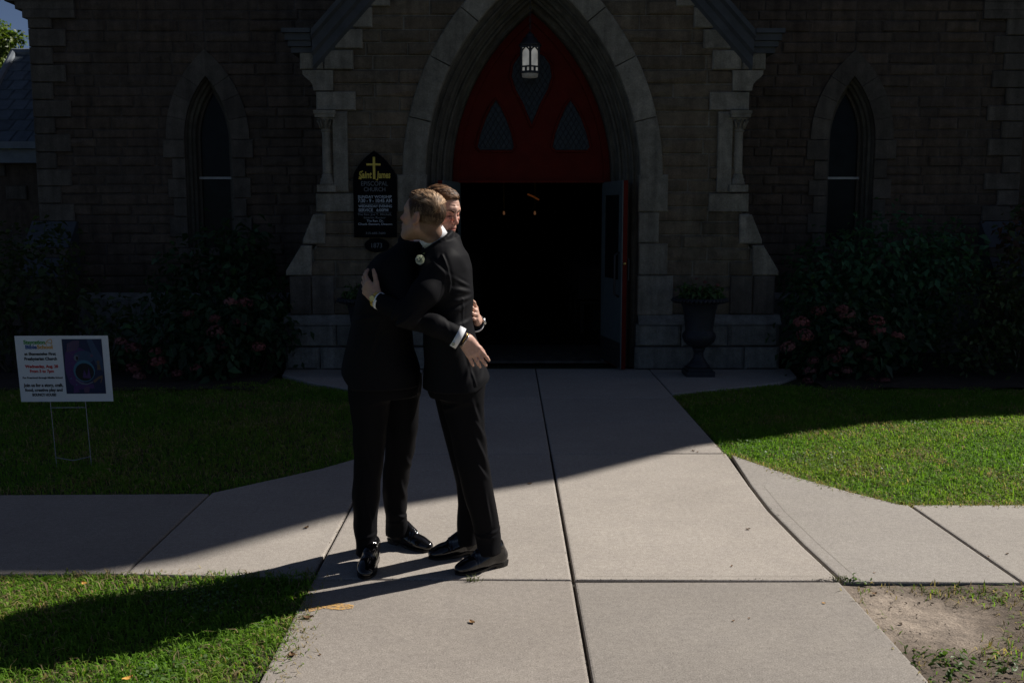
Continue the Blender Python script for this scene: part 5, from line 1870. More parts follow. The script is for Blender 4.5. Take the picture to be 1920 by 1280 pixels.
# ------------------------------------------------------------------ people: signed distance modelling
class SDF:
    BIG = 0.06

    def __init__(s, lo, hi, h):
        s.lo, s.h = np.array(lo, np.float64), h
        s.n = np.ceil((np.array(hi) - s.lo) / h).astype(int) + 1
        s.a = np.full(s.n, s.BIG, np.float32)

    def reg(s, lo, hi):
        i0 = np.clip(np.floor((np.array(lo) - s.lo) / s.h).astype(int), 0, s.n)
        i1 = np.clip(np.ceil((np.array(hi) - s.lo) / s.h).astype(int) + 1, 0, s.n)
        ax = [(s.lo[k] + np.arange(i0[k], i1[k]) * s.h).astype(np.float32) for k in range(3)]
        return tuple(slice(i0[k], i1[k]) for k in range(3)), ax[0][:, None, None], ax[1][None, :, None], ax[2][None, None, :]

    def put(s, sl, d, k):
        a = s.a[sl]
        if a.size == 0: return
        if k <= 0:
            s.a[sl] = np.minimum(a, d)
            return
        h = np.clip(0.5 + 0.5 * (a - d) / k, 0, 1)
        s.a[sl] = a * (1 - h) + d * h - k * h * (1 - h)

    def sub(s, sl, d, k):
        a = -s.a[sl]
        if a.size == 0: return
        h = np.clip(0.5 + 0.5 * (a - d) / k, 0, 1)
        s.a[sl] = -(a * (1 - h) + d * h - k * h * (1 - h))

    def cone(s, a, b, ra, rb, k=0.02, cut=False, flat=None):
        a, b = np.array(a, float), np.array(b, float)
        m = max(ra, rb) + k + 2 * s.h
        sl, X, Y, Z = s.reg(np.minimum(a, b) - m, np.maximum(a, b) + m)
        ba = b - a
        L2 = max(ba.dot(ba), 1e-9)
        px, py, pz = X - a[0], Y - a[1], Z - a[2]
        t = np.clip((px * ba[0] + py * ba[1] + pz * ba[2]) / L2, 0, 1)
        qx, qy, qz = px - ba[0] * t, py - ba[1] * t, pz - ba[2] * t
        if flat is not None:
            f, q = np.array(flat[0], float), flat[1]
            f /= np.linalg.norm(f)
            c = (qx * f[0] + qy * f[1] + qz * f[2]) * (q - 1)
            qx, qy, qz = qx + f[0] * c, qy + f[1] * c, qz + f[2] * c
        d = np.sqrt(qx * qx + qy * qy + qz * qz) - (ra + (rb - ra) * t)
        (s.sub if cut else s.put)(sl, d.astype(np.float32), k)

    def ell(s, c, R, r, k=0.02, cut=False):
        c, r, R = np.array(c, float), np.array(r, float), np.array(R, float)
        m = r.max() + k + 2 * s.h
        sl, X, Y, Z = s.reg(c - m, c + m)
        px, py, pz = X - c[0], Y - c[1], Z - c[2]
        k0, k1 = 0.0, 0.0
        for i in range(3):
            q = px * R[0, i] + py * R[1, i] + pz * R[2, i]
            k0 = k0 + (q / r[i]) ** 2
            k1 = k1 + (q / r[i] ** 2) ** 2
        k0, k1 = np.sqrt(k0), np.sqrt(k1) + 1e-6
        (s.sub if cut else s.put)(sl, (k0 * (k0 - 1) / k1).astype(np.float32), k)

    def zloft(s, keys, k=0.02, p=2.3, smooth=0.018):
        keys = sorted([tuple(q) + (0,) * (6 - len(q)) for q in keys])
        K = np.array(keys, float)
        m = K[:, 3:5].max() + k + 2 * s.h
        sl, X, Y, Z = s.reg((K[:, 1].min() - m, K[:, 2].min() - m, K[0, 0] - k - s.h * 2), (K[:, 1].max() + m, K[:, 2].max() + m, K[-1, 0] + k + s.h * 2))
        z = Z[0, 0]
        zs = np.linspace(K[0, 0] - .05, K[-1, 0] + .05, 500)
        w = max(1, int(smooth / (zs[1] - zs[0])))
        ker = np.hanning(2 * w + 3)[1:-1]
        ker /= ker.sum()
        cols = []
        for j in range(1, 6):
            y = np.interp(zs, K[:, 0], K[:, j])
            pad = np.concatenate([np.full(w, y[0]), y, np.full(w, y[-1])])
            y = np.convolve(pad, ker, 'valid')
            cols.append(np.interp(z, zs, y[:len(zs)]).astype(np.float32)[None, None, :])
        cx, cy, rx, ry, an = cols
        dx, dy = X - cx, Y - cy
        ca, sa = np.cos(an), np.sin(an)
        u, v = np.abs(dx * ca + dy * sa) / rx, np.abs(-dx * sa + dy * ca) / ry
        sv = (u ** p + v ** p) ** (1 / p)
        d = (sv - 1) * np.minimum(rx, ry)
        d = np.maximum(d, np.maximum(K[0, 0] - Z, Z - K[-1, 0]))
        s.put(sl, d.astype(np.float32), k)

    def limit(s, fn):
        """keep only where fn(x,y,z) < 0"""
        sl, X, Y, Z = s.reg(s.lo, s.lo + s.n * s.h)
        s.a = np.maximum(s.a, fn(X, Y, Z).astype(np.float32))

    def mesh(s, name):
        g = openvdb.FloatGrid()
        g.background = s.BIG
        g.copyFromArray(np.clip(s.a, -s.BIG, s.BIG))
        P, T, Q = g.convertToPolygons(isovalue=0.0, adaptivity=0.0)
        P = np.array(P) * s.h + s.lo
        F = []
        if len(Q): F.append(np.array(Q)[:, ::-1])
        if len(T): F.append(np.array(T)[:, ::-1])
        me = mesh_np(name, P, F, True)
        n = np.zeros(len(me.polygons) * 3, np.float32)
        # outward orientation
        V = np.zeros(len(me.vertices) * 3, np.float32)
        me.vertices.foreach_get('co', V)
        V = V.reshape(-1, 3)
        i = int(V[:, 2].argmax())
        N = np.zeros(len(me.vertices) * 3, np.float32)
        me.vertices.foreach_get('normal', N)
        if N.reshape(-1, 3)[i, 2] < 0:
            me.flip_normals()
        return me


def relax(me, it=2, f=0.5):
    """Laplacian smoothing along the edges"""
    n = len(me.vertices)
    V = np.zeros(n * 3, np.float32)
    me.vertices.foreach_get('co', V)
    V = V.reshape(-1, 3).astype(np.float64)
    E = np.zeros(len(me.edges) * 2, np.int32)
    me.edges.foreach_get('vertices', E)
    E = E.reshape(-1, 2)
    deg = np.bincount(E.ravel(), minlength=n)[:, None].clip(1)
    for _ in range(it):
        S = np.zeros_like(V)
        for k in range(3):
            S[:, k] = np.bincount(E[:, 0], V[E[:, 1], k], n) + np.bincount(E[:, 1], V[E[:, 0], k], n)
        V += (S / deg - V) * f
    me.vertices.foreach_set('co', V.astype(np.float32).ravel())
    me.update()


def co_no(me):
    n = len(me.vertices)
    V, N = np.zeros(n * 3, np.float32), np.zeros(n * 3, np.float32)
    me.vertices.foreach_get('co', V)
    me.vertices.foreach_get('normal', N)
    return V.reshape(-1, 3), N.reshape(-1, 3)


def folds(me, lst, soft=0.0025, seed=1, freq=22, seams=()):
    """cloth folds: (centre, along, across, length, width, height) ridges plus soft unevenness"""
    V, N = co_no(me)
    d = np.zeros(len(V))
    for pl, w, h, ymax in seams:
        dm = np.full(len(V), 9.0)
        for a, b in zip(pl[:-1], pl[1:]):
            ab = b - a
            t = np.clip(((V - a) @ ab) / ab.dot(ab), 0, 1)
            q = V - a - t[:, None] * ab
            dm = np.minimum(dm, np.hypot(q[:, 0], q[:, 2]))
        m_ = V[:, 1] < ymax
        d += m_ * h * (np.exp(-(dm / w) ** 2) - .6 * np.exp(-((dm - 2.2 * w) / (1.6 * w)) ** 2))
    for p, al, ac, L, w, h in lst:
        h = h * 1.25
        al, ac = np.array(al, float), np.array(ac, float)
        al /= np.linalg.norm(al)
        ac = ac - al * ac.dot(al)
        ac /= np.linalg.norm(ac)
        q = V - np.array(p)
        sa, sc = q @ al, q @ ac
        sc = sc + 0.12 * w * np.sin(sa * 40 + p[2] * 50)
        oth = np.cross(al, ac)
        so = q @ oth
        d += h * np.exp(-(sa / L) ** 2 - (so / .12) ** 2) * (np.exp(-(sc / w) ** 2) - .55 * np.exp(-((sc - 1.5 * w) / w) ** 2))
    r = np.random.default_rng(seed)
    for k in range(14):
        v = r.normal(size=3)
        v /= np.linalg.norm(v)
        f = freq * r.uniform(.5, 2.0)
        d += soft / 4 * np.sin(V @ v * f + r.uniform(0, 6.28)) * (1 + np.sin(V @ r.normal(size=3) * 9))
    V = V + N * d[:, None]
    me.vertices.foreach_set('co', V.astype(np.float32).ravel())
    me.update()


def unit(v):
    v = np.array(v, float)
    return v / np.linalg.norm(v)


def rot(v, axis, deg):
    a = math.radians(deg)
    axis = unit(axis)
    return v * math.cos(a) + np.cross(axis, v) * math.sin(a) + axis * axis.dot(v) * (1 - math.cos(a))


def hand(S, wrist, d, n, thumb, curl=(12, 18, 12), curls=None, spread=(6, 1, -4, -10), sc=1.0, th=(35, 10), k=0.004):
    """palm, four unequal bent fingers and a thumb; n = back-of-hand normal, thumb = side the thumb is on"""
    d = unit(d)
    n = np.array(n, float)
    n = unit(n - d * n.dot(d))
    t = np.cross(d, n)
    if t.dot(np.array(thumb, float)) < 0: t = -t
    w = np.array(wrist, float)
    A = lambda x, y, z: w + (d * x + t * y + n * z) * sc
    tips = []
    offs = ((.088, .029), (.092, .0095), (.088, -.0105), (.078, -.029))
    for i, (x, y) in enumerate(offs):
        S.cone(A(.004, y * .55, 0), A(x, y, .001), .0145 * sc, .0105 * sc, .014)
    S.ell(A(.048, .004, -.006), np.stack([d, t, n], 1), (.05 * sc, .036 * sc, .015 * sc), .012)
    S.ell(A(.035, .024, -.010), np.stack([d, t, n], 1), (.034 * sc, .018 * sc, .016 * sc), .012)
    lens = ((.043, .026, .020), (.047, .029, .021), (.043, .027, .020), (.034, .020, .018))
    rad = ((.0096, .0088, .0080, .0068), (.0098, .0090, .0081, .0069), (.0094, .0086, .0078, .0066), (.0084, .0076, .0069, .0060))
    for i in range(4):
        c = curls[i] if curls else curl
        p = A(offs[i][0] - .004, offs[i][1], .001)
        f = rot(d, n, spread[i] * (1 if np.cross(n, d).dot(t) > 0 else -1))
        side = np.cross(f, n)
        for j in range(3):
            f2 = rot(f, side, -c[j]) if np.dot(rot(f, side, -c[j]), n) < np.dot(rot(f, side, c[j]), n) else rot(f, side, c[j])
            q = p + f2 * lens[i][j] * sc
            S.cone(p, q, rad[i][j] * sc, rad[i][j + 1] * sc, k if j else .007)
            S.ell(p, np.eye(3), (rad[i][j] * sc * 1.05,) * 3, k)
            p, f = q, f2
        tips.append((p, f, n))
    p = A(.022, .026, -.008)
    f = unit(d * math.cos(math.radians(th[0])) + t * math.sin(math.radians(th[0])) - n * .18)
    for j, (L, r0, r1) in enumerate(((.044, .0145, .0118), (.034, .0115, .0102), (.026, .0102, .0080))):
        q = p + f * L * sc
        S.cone(p, q, r0 * sc, r1 * sc, .008 if j == 0 else .004)
        f = unit(f + (d - f) * math.radians(th[1]) * 1.2)
        p = q
    return tips


class Head:
    def __init__(s, c, fwd, up=(0, 0, 1), sc=1.0):
        s.c = np.array(c, float)
        y = unit(fwd)
        x = unit(np.cross(y, np.array(up, float)))
        z = np.cross(x, y)
        s.R = np.stack([x, y, z], 1)
        s.sc = sc

    def P(s, p): return s.c + s.R @ (np.array(p, float) * s.sc)

    def local(s, V): return (V - s.c) @ s.R / s.sc

    def ell(s, S, c, r, k, cut=False, rot_=None):
        R = s.R if rot_ is None else s.R @ rot_
        S.ell(s.P(c), R, np.array(r) * s.sc, k, cut)

    def cone(s, S, a, b, ra, rb, k, cut=False): S.cone(s.P(a), s.P(b), ra * s.sc, rb * s.sc, k, cut)

    def build(s, S, cry=False):
        E, C = lambda *a, **q: s.ell(S, *a, **q), lambda *a, **q: s.cone(S, *a, **q)
        E((0, -.012, .034), (.0745, .097, .084), .02)
        E((0, .030, .035), (.066, .066, .066), .03)
        E((0, .028, -.038), (.060, .058, .062), .03)
        E((0, .052, -.080), (.040, .038, .034), .03)
        E((0, .078, -.100), (.021, .018, .017), .02)
        for q in (-1, 1):
            C((q * .054, .002, -.052), (q * .022, .068, -.102), .016, .014, .03)            # jaw line
            E((q * .040, .062, -.018), (.024, .022, .020), .025)                              # cheek
            C((q * .004, .090, .030), (q * .046, .074, .029), .012, .010, .016)               # brow
            E((q * .031, .100, .010), (.018, .018, .0125), .010, cut=True)                      # eye hollow
            E((q * .031, .0775, .008), (.0155, .0135, .0125), .006)                            # closed lid
            E((q * .0105, .106, -.030), (.0078, .0095, .0070), .006)                           # nostril wing
            E((q * .0790, -.012, -.004), (.0085, .019, .031), .006)                            # ear
            E((q * .0845, -.006, -.004), (.0055, .0095, .0170), .004, cut=True)
            E((q * .0800, -.018, .008), (.0080, .0075, .0210), .004)
            E((q * .0780, -.002, -.031), (.0070, .0090, .0085), .005)
            C((q * .016, .098, -.030), (q * .029, .083, -.064), .0028, .0030, .007, cut=True)  # fold from nose to mouth
        C((0, .091, .020), (0, .113, -.022), .0085, .0110, .012)
        E((0, .114, -.026), (.0105, .0100, .0088), .008)
        E((0, .088, -.058), (.026, .014, .022), .02)
        E((0, .0975, -.0560), (.0205, .0075, .0058), .006)
        E((0, .0965, -.0690), (.0185, .0080, .0066), .006)
        dz = -.0015 if not cry else -.006
        for q in (-1, 1):
            C((0, .1055, -.0620), (q * .014, .1020, -.0625), .0022, .0020, .003, cut=True)
            C((q * .014, .1020, -.0625), (q * .0255, .0925, -.0625 + dz), .0020, .0018, .003, cut=True)
        E((0, .094, -.0825), (.016, .008, .005), .010, cut=True)
        if cry:
            for q in (-1, 1):
                C((q * .0045, .1045, .030), (q * .0065, .1020, .013), .0016, .0014, .004, cut=True)    # frown lines
                C((q * .040, .086, -.006), (q * .022, .094, -.008), .0022, .0022, .006, cut=True)       # pouch under the lid
                E((q * .030, .086, -.012), (.016, .010, .006), .01)
                C((q * .003, .096, .040), (q * .024, .090, .034), .0050, .0040, .010)
            for zc in (.052, .063):
                C((-.03, .0925, zc), (.03, .0925, zc + .001), .0016, .0016, .005, cut=True)             # forehead lines

    def tint(s, V, base, hair):
        L = s.local(V)
        c = np.tile(np.array(base), (len(V), 1))
        def g(p, r): return np.exp(-(((L - np.array(p)) / np.array(r)) ** 2).sum(1))
        red = np.array(base) * np.array((1.08, .62, .58))
        w = .75 * g((0, .115, -.026), (.02, .02, .018)) + .55 * g((.04, .08, -.02), (.03, .04, .025)) + .55 * g((-.04, .08, -.02), (.03, .04, .025))
        for q in (-1, 1):
            w += .6 * g((q * .031, .085, .008), (.022, .03, .018)) + .45 * g((q * .08, -.01, -.005), (.012, .03, .035))
        w = np.clip(w, 0, .85)[:, None]
        c = c * (1 - w) + red * w
        lips = np.clip(g((0, .1, -.062), (.022, .02, .0105)) * 1.5, 0, 1)[:, None]
        c = c * (1 - lips) + np.array(base) * np.array((.80, .46, .46)) * lips
        for q in (-1, 1):
            lash_shadow = np.clip(1.8 * g((q * .031, .09, .0005), (.0150, .03, .0036)), 0, .95)[:, None]  # closed lashes, widened to paint in the eye socket's shadow
            c = c * (1 - lash_shadow) + np.array((.05, .025, .018)) * lash_shadow
        st = (.22 * (g((0, .06, -.085), (.06, .07, .035))))[:, None]
        c = c * (1 - st) + np.array(hair) * .8 * st
        hz = np.interp(L[:, 1], HLY, HLZ) - .006 * np.clip((np.abs(L[:, 0]) - .045) / .02, 0, 1)
        m = np.clip((L[:, 2] - hz + .004) / .022, 0, 1) * np.clip((.085 - L[:, 1]) / .02, 0, 1) * (np.abs(L[:, 0]) < .0785)
        m = (m * (.62 + .33 * np.clip((L[:, 2] + .03) / .05, 0, 1)))[:, None]
        m = m * (np.linalg.norm(L, axis=1) < .2)[:, None]
        c = c * (1 - m) + np.array(hair) * .38 * m
        c = np.where((V[:, 2] < .35)[:, None], np.array((.008, .008, .009)), c)
        return c


HLY = (-.12, -.085, -.055, -.03, -.012, .008, .022, .030, .040, .058, .075, .095)
HLZ = (-.092, -.096, -.086, -.062, .012, .022, -.014, -.004, .030, .058, .077, .100)


def ribbon_mesh(name, strands, mat, parent):
    """strands: list of (points, width, colour)"""
    V, F, C = [], [], []
    b = 0
    for pts, w, col, nrm in strands:
        n = len(pts)
        for i, p in enumerate(pts):
            t = pts[min(i + 1, n - 1)] - pts[max(i - 1, 0)]
            sd = np.cross(t, nrm)
            L = np.linalg.norm(sd)
            sd = sd / L if L > 1e-9 else np.array((1.0, 0, 0))
            ww = w * (1 - .75 * (i / (n - 1)) ** 2)
            V += [p - sd * ww, p + sd * ww + nrm * ww * .3]
            C += [col, col]
        for i in range(n - 1):
            F.append((b + 2 * i, b + 2 * i + 1, b + 2 * i + 3, b + 2 * i + 2))
        b += 2 * n
    me = mesh_np(name, np.array(V), [np.array(F)], True)
    vcol(me, np.array(C))
    return link(name, me, mat, parent)


def hairline(y):
    """lowest local z that carries hair at local depth y"""
    return np.interp(y, HLY, HLZ)


def hair(H, parent, dark, light, flow, lift, top_len, n_top, n_side, seed, quiff=0.0, side_dark=.7):
    r = np.random.default_rng(seed)
    # close cap of short hair
    lo, hi = H.c - .17, H.c + .17
    S = SDF(lo, hi, .0028)
    H.ell(S, (0, -.012, .034), (.0775, .1005, .0875), .01)
    H.ell(S, (0, .026, .044), (.069, .068, .068), .02)
    H.ell(S, (0, -.005, .083), (.060, .083, .041), .02)
    if quiff: H.ell(S, (0, .050, .096), (.046, .034, .022), .025)
    def keep(X, Y, Z):
        px, py, pz = X - H.c[0], Y - H.c[1], Z - H.c[2]
        q = [(px * H.R[0, i] + py * H.R[1, i] + pz * H.R[2, i]) / H.sc for i in range(3)]
        side = np.clip((np.abs(q[0]) - .045) / .02, 0, 1)
        return (np.maximum(hairline(q[1]) - .006 * side + .016 * np.clip((q[1] - .035) / .03, 0, 1), .012) + .002 * np.sin(q[0] * 90) - q[2]) * .9
    S.limit(keep)
    me = S.mesh('hair')
    relax(me, 2)
    V, N = co_no(me)
    L = H.local(V)
    nz = np.sin(L[:, 1] * 260 + 7 * np.sin(L[:, 0] * 60)) * .0007 + np.sin(L[:, 0] * 310 + L[:, 2] * 120) * .0005
    me.vertices.foreach_set('co', (V + N * nz[:, None]).astype(np.float32).ravel())
    top = np.clip((L[:, 2] - .060) / .035, 0, 1)[:, None]
    c = np.array(dark) * side_dark * (1 - top) + np.array(dark) * top
    c = c * r.uniform(.8, 1.2, len(V))[:, None]
    vcol(me, c)
    cap = link('hair', me, M['hair'], parent)
    strands = []
    tries = 0
    while len(strands) < n_top + n_side and tries < 60000:
        tries += 1
        want_top = len(strands) < n_top
        d = r.normal(size=3)
        d /= np.linalg.norm(d)
        p = np.array((0, -.010, .036)) + d * np.array((.0755, .098, .086))
        if p[2] < max(hairline(p[1]), -.03) + .002: continue
        istop = p[2] > .074 + .018 * max(0, -p[1] / .09)
        if want_top != istop: continue
        nrm = unit(d / np.array((.0755, .098, .086)))
        if istop:
            fl = np.array(flow(p), float)
            ln = top_len * r.uniform(.7, 1.2)
            up_ = lift * r.uniform(.75, 1.2) * (1 + .12 * math.sin(p[0] * 230 + 3 * math.sin(p[1] * 90))) * (1 + quiff * np.clip((p[1] - .02) / .05, 0, 1))
            k = 7
        else:
            fl = np.array((0, -.5, -.8))
            ln = r.uniform(.010, .018)
            up_ = .0022
            k = 4
        fl = fl - nrm * fl.dot(nrm)
        fl = unit(fl + r.normal(size=3) * (.06 if istop else .2))
        bn = np.cross(nrm, fl)
        pts = []
        wv = r.uniform(0, 6.28)
        q, f = p.copy(), fl.copy()
        for i in range(k):
            t = i / (k - 1)
            g = unit(q - np.array((0, -.010, .036)))
            on = np.array((0, -.010, .036)) + g / np.sqrt(((g / np.array((.0755, .098, .086))) ** 2).sum())
            pts.append(H.P(on + g * (up_ * (math.sin(math.pi * min(1, t * .85 + .12))) + .0015) + bn * .002 * math.sin(wv + 5 * t)))
            f = unit(f - g * f.dot(g))
            q = on + f * ln / (k - 1)
        cl = .5 + .5 * math.sin(p[0] * 230 + 3 * math.sin(p[1] * 90)) * math.sin(p[1] * 130 + p[0] * 60)
        mixv = np.clip(.95 * cl + .5 * r.random() - .30, 0, 1)
        col = np.array(dark) * (1 - mixv) + np.array(light) * mixv
        if not istop: col = col * side_dark
        strands.append((pts, (.0013 if istop else .0006) * r.uniform(.6, 1.3), col, H.R @ nrm))
    ribbon_mesh('hair_strands', strands, M['hair'], cap)
    return cap


def eyebrows(H, parent, col, seed, frown=0.0):
    r = np.random.default_rng(seed)
    for q in (-1, 1):
        st = []
        for k in range(110):
            t = r.random()
            x = .010 + .036 * t
            z = .026 + .007 * math.sin(t * 2.6) - frown * (1 - t) * .006 + r.uniform(-.0028, .0028) * (1 - .5 * t)
            y = .1035 - .5 * (x - .008) ** 1.0 * .55 - max(0, x - .03) * .6
            p = np.array((q * x, y + .001, z))
            d = unit((q * .9, -.3, .30 - .5 * t))
            nrm = unit((q * .35 * t, 1, .1))
            pts = [H.P(p), H.P(p + d * .004 + nrm * .0012), H.P(p + d * .0085)]
            st.append((pts, .0010, np.array(col) * r.uniform(.6, 1.2), H.R @ nrm))
        ribbon_mesh('eyebrow', st, M['hair'], parent)


def ring_band(name, c, axis, r, hgt, thick, mat, parent, n=32, flat=1.0, flat_dir=None, a0=0, a1=360, flare=0.0):
    """cloth or metal band around an axis"""
    axis = unit(axis)
    u = np.array(flat_dir, float) if flat_dir is not None else (np.array((0, 1.0, 0)) if abs(axis[1]) < .9 else np.array((1.0, 0, 0)))
    u = unit(u - axis * u.dot(axis))
    v = np.cross(axis, u)
    c = np.array(c, float)
    V = []
    closed = a1 - a0 >= 360
    m = n if closed else n + 1
    for i in range(m):
        th = math.radians(a0 + (a1 - a0) * i / n)
        e = u * math.cos(th) * flat + v * math.sin(th)
        for (rr, hh) in ((r, -hgt / 2), (r + thick, -hgt / 2), (r + thick + flare, hgt / 2), (r + flare, hgt / 2)):
            V.append(c + e * rr + axis * hh)
    F = []
    for i in range(n):
        j = (i + 1) % m
        for k in range(4):
            F.append((i * 4 + k, i * 4 + (k + 1) % 4, j * 4 + (k + 1) % 4, j * 4 + k))
    if not closed:
        F += [(0, 3, 2, 1), (n * 4, n * 4 + 1, n * 4 + 2, n * 4 + 3)]
    o = MB().add(V, F).build(name, mat, parent, True)
    return o


def shoe(toe, heel_dir, parent, L=.295):
    """patent slip-on: toe point on the ground, direction from heel to toe"""
    f = unit((heel_dir[0], heel_dir[1], 0))
    x = np.cross(f, np.array((0, 0, 1.0)))
    R = np.stack([x, f, np.array((0, 0, 1.0))], 1)
    c = np.array((toe[0], toe[1], 0)) - f * L * .5
    P = lambda a, b, z: c + R @ np.array((a, b, z))
    S = SDF(c - np.array((.2, .2, .02)), c + np.array((.2, .2, .22)), .0032)
    S.ell(P(0, -.098, .052), R, (.033, .042, .046), .02)
    S.ell(P(0, -.045, .052), R, (.036, .075, .046), .03)
    S.ell(P(.002, .035, .040), R, (.043, .075, .038), .03)
    S.ell(P(.002, .090, .028), R, (.042, .050, .026), .03)
    S.ell(P(-.002, .122, .023), R, (.027, .024, .018), .02)
    S.cone(P(0, -.02, .06), P(0, -.075, .105), .038, .042, .025)
    S.cone(P(0, .022, .081), P(0, -.03, .105), .024, .030, .02)
    S.limit(lambda X, Y, Z: (.011 - Z) + 0 * X + 0 * Y)
    me = S.mesh('shoe')
    relax(me, 3)
    V, N = co_no(me)
    q = (V - c) @ R
    crease = np.exp(-((q[:, 1] - .045 - .05 * np.abs(q[:, 0])) / .004) ** 2) * np.clip((q[:, 2] - .03) / .02, 0, 1) * .0022
    crease += np.exp(-((q[:, 1] - .030 - .05 * np.abs(q[:, 0])) / .004) ** 2) * np.clip((q[:, 2] - .03) / .02, 0, 1) * .0016
    seam = np.exp(-((np.hypot(q[:, 0] / 1.0, (q[:, 1] + .015) / 2.2) - .030) / .003) ** 2) * np.clip((q[:, 2] - .055) / .01, 0, 1) * .002
    me.vertices.foreach_set('co', (V - N * (crease - seam)[:, None]).astype(np.float32).ravel())
    o = link('shoe', me, M['patent'], parent)
    out = []
    for t in np.linspace(0, 2 * math.pi, 40)[:-1]:
        b = -math.cos(t) * .1475
        wdt = np.interp(b, (-.1475, -.13, -.10, -.04, .02, .08, .12, .14, .1475), (0, .024, .034, .031, .042, .046, .036, .018, 0))
        out.append((math.copysign(wdt, math.sin(t)) if abs(math.sin(t)) > 1e-6 else 0, b))
    mb = MB()
    n = len(out)
    def base(y): return .0 if y > .0 else (.011 * min(1, -y / .03))
    V = [P(a, b, base(b) + .001) for a, b in out] + [P(a * 1.03, b * 1.01, base(b) + .012) for a, b in out]
    mb.add(V, [[i, (i + 1) % n, (i + 1) % n + n, i + n] for i in range(n)] + [list(range(n - 1, -1, -1)), [n + i for i in range(n)]])
    hl = [(a, b) for a, b in out if b < -.055]
    hl = sorted(hl, key=lambda p: math.atan2(p[1] + .09, p[0]))
    n = len(hl)
    V = [P(a * .96, b * .99, .001) for a, b in hl] + [P(a * .98, b, .0125) for a, b in hl]
    mb.add(V, [[i, (i + 1) % n, (i + 1) % n + n, i + n] for i in range(n)] + [list(range(n - 1, -1, -1)), [n + i for i in range(n)]])
    mb.build('sole', M['sole'], o)
    return o


def zk(u, v, Y, hx, hy, an=0.0, du=None):
    """loft key from a photo pixel at depth Y: half widths in metres"""
    p = W(u, v, Y)
    return (p[2], p[0], Y, hx, hy, an)


def pxm(n, Y=4.7): return n * Y / 1845.0


def trousers(legs, hip, parent, seed, fold_list, gap=None):
    lo, hi = np.array((-1.0, 4.25, .03)), np.array((.15, 5.25, 1.15))
    allk = [k for l in legs for k in l] + hip
    xs, ys = [k[1] for k in allk], [k[2] for k in allk]
    S = SDF((min(xs) - .25, min(ys) - .25, .03), (max(xs) + .25, max(ys) + .25, 1.12), .005)
    for l in legs: S.zloft(l, .012, 2.15)
    S.zloft(hip, .04, 2.3)
    me = S.mesh('trousers')
    relax(me, 3)
    folds(me, fold_list, .003, seed, 26)
    return link('trousers', me, M['trouser'], parent)


SKIN_R, SKIN_L = (.46, .285, .205), (.56, .345, .265)
HAIR_R, HAIRL_R = (.145, .076, .036), (.86, .59, .36)
HAIR_L, HAIRL_L = (.055, .027, .014), (.33, .175, .085)

# =================================================================== the man on the right, turned to the left
YR = 4.67
person_r = thing('person', 'man in black suit facing left, white rose on his lapel, sunlit back', 'person', (-.24, 4.72, 0))
HR = Head(W(794, 408, 4.575), (-.87, .47, .20), (.10, .0, 1), .955)
# clothes -------------------------------------------------
S = SDF((-.80, 4.12, .84), (.06, 5.15, 1.72), .0036)
S.zloft([zk(832, 447, YR, .060, .085), zk(834, 460, YR, .078, .150), zk(838, 476, YR, .100, .190), zk(835, 500, YR, .124, .212), zk(838, 545, YR, pxm(48), .218),
         zk(838, 590, YR, pxm(46), .205), zk(842, 630, YR, pxm(48), .205), zk(850, 672, YR, pxm(54), .215), zk(856, 704, YR, pxm(62), .222), zk(856, 735, YR, pxm(62), .226)], .03)
shN, elN = W(824, 506, 4.475), W(764, 592, 4.385)
wpN = W(706, 561, 4.470)
wd = unit(wpN - elN)
wrN = wpN - wd * .026
S.cone(shN, W(796, 548, 4.41), .070, .060, .05)
S.cone(W(796, 548, 4.41), elN, .060, .052, .03)
S.cone(elN, wrN, .053, .041, .03)
shF, elF, wrF = W(836, 500, 4.87), W(785, 590, 5.0), W(738, 560, 4.97)
S.cone(shF, elF, .073, .056, .05)
S.cone(elF, wrF, .056, .040, .03)
S.cone(W(838, 464, 4.62), W(836, 486, 4.52), .050, .06, .05)
S.cone(W(843, 454, 4.70), W(840, 476, 4.84), .046, .06, .04)
# jacket collar rolling round the neck
ncR, naR = W(816, 449, 4.62), unit((-.56, -.12, .82))
uR = unit(np.cross(naR, (0, 1, 0)))
vR = np.cross(naR, uR)
pts = [ncR - naR * .016 + (uR * math.cos(t) + vR * math.sin(t)) * .0765 for t in np.linspace(0, 2 * math.pi, 25)]
for a, b in zip(pts[:-1], pts[1:]): S.cone(a, b, .013, .013, .012)
x890 = W(892, 715, 4.5)[0]
S.limit(lambda X, Y, Z: (.893 + .55 * np.maximum(0, X - x890 + 0 * Y) - Z) * .9)
me = S.mesh('jacket')
relax(me, 3)
fl = []
for (u, v, al, ac, L, w, h) in ((868, 545, (1, .2, -.25), (0, 0, 1), .05, .010, .0050), (872, 560, (1, .2, .1), (0, 0, 1), .06, .010, .0050), (866, 530, (1, .3, -.5), (0, 0, 1), .05, .008, .004),
                                (850, 580, (1, .1, .35), (0, 0, 1), .08, .012, .005), (876, 605, (1, .1, .2), (0, 0, 1), .05, .010, .004), (860, 640, (.5, 0, 1), (1, 0, -.4), .07, .014, .005),
                                (840, 505, (.25, 0, -1), (1, 0, .2), .06, .006, .0045), (872, 500, (.3, 0, -1), (1, 0, .3), .06, .014, .003), (896, 690, (.1, 0, 1), (1, 0, 0), .05, .010, .005), (880, 690, (.3, 0, 1), (1, 0, 0), .05, .010, .005)):
    fl.append((W(u, v, 4.52), al, ac, L, w, h))
for p, ax in ((shN, (-.5, 0, -.8)), (elN, (-.7, 0, .4)), (W(735, 580, 4.39), (-.8, 0, .3))):
    for k in range(3): fl.append((p + RNG.normal(size=3) * .02, np.cross(ax, (0, 1, 0)) + RNG.normal(size=3) * .2, ax, .05, .009, .004))
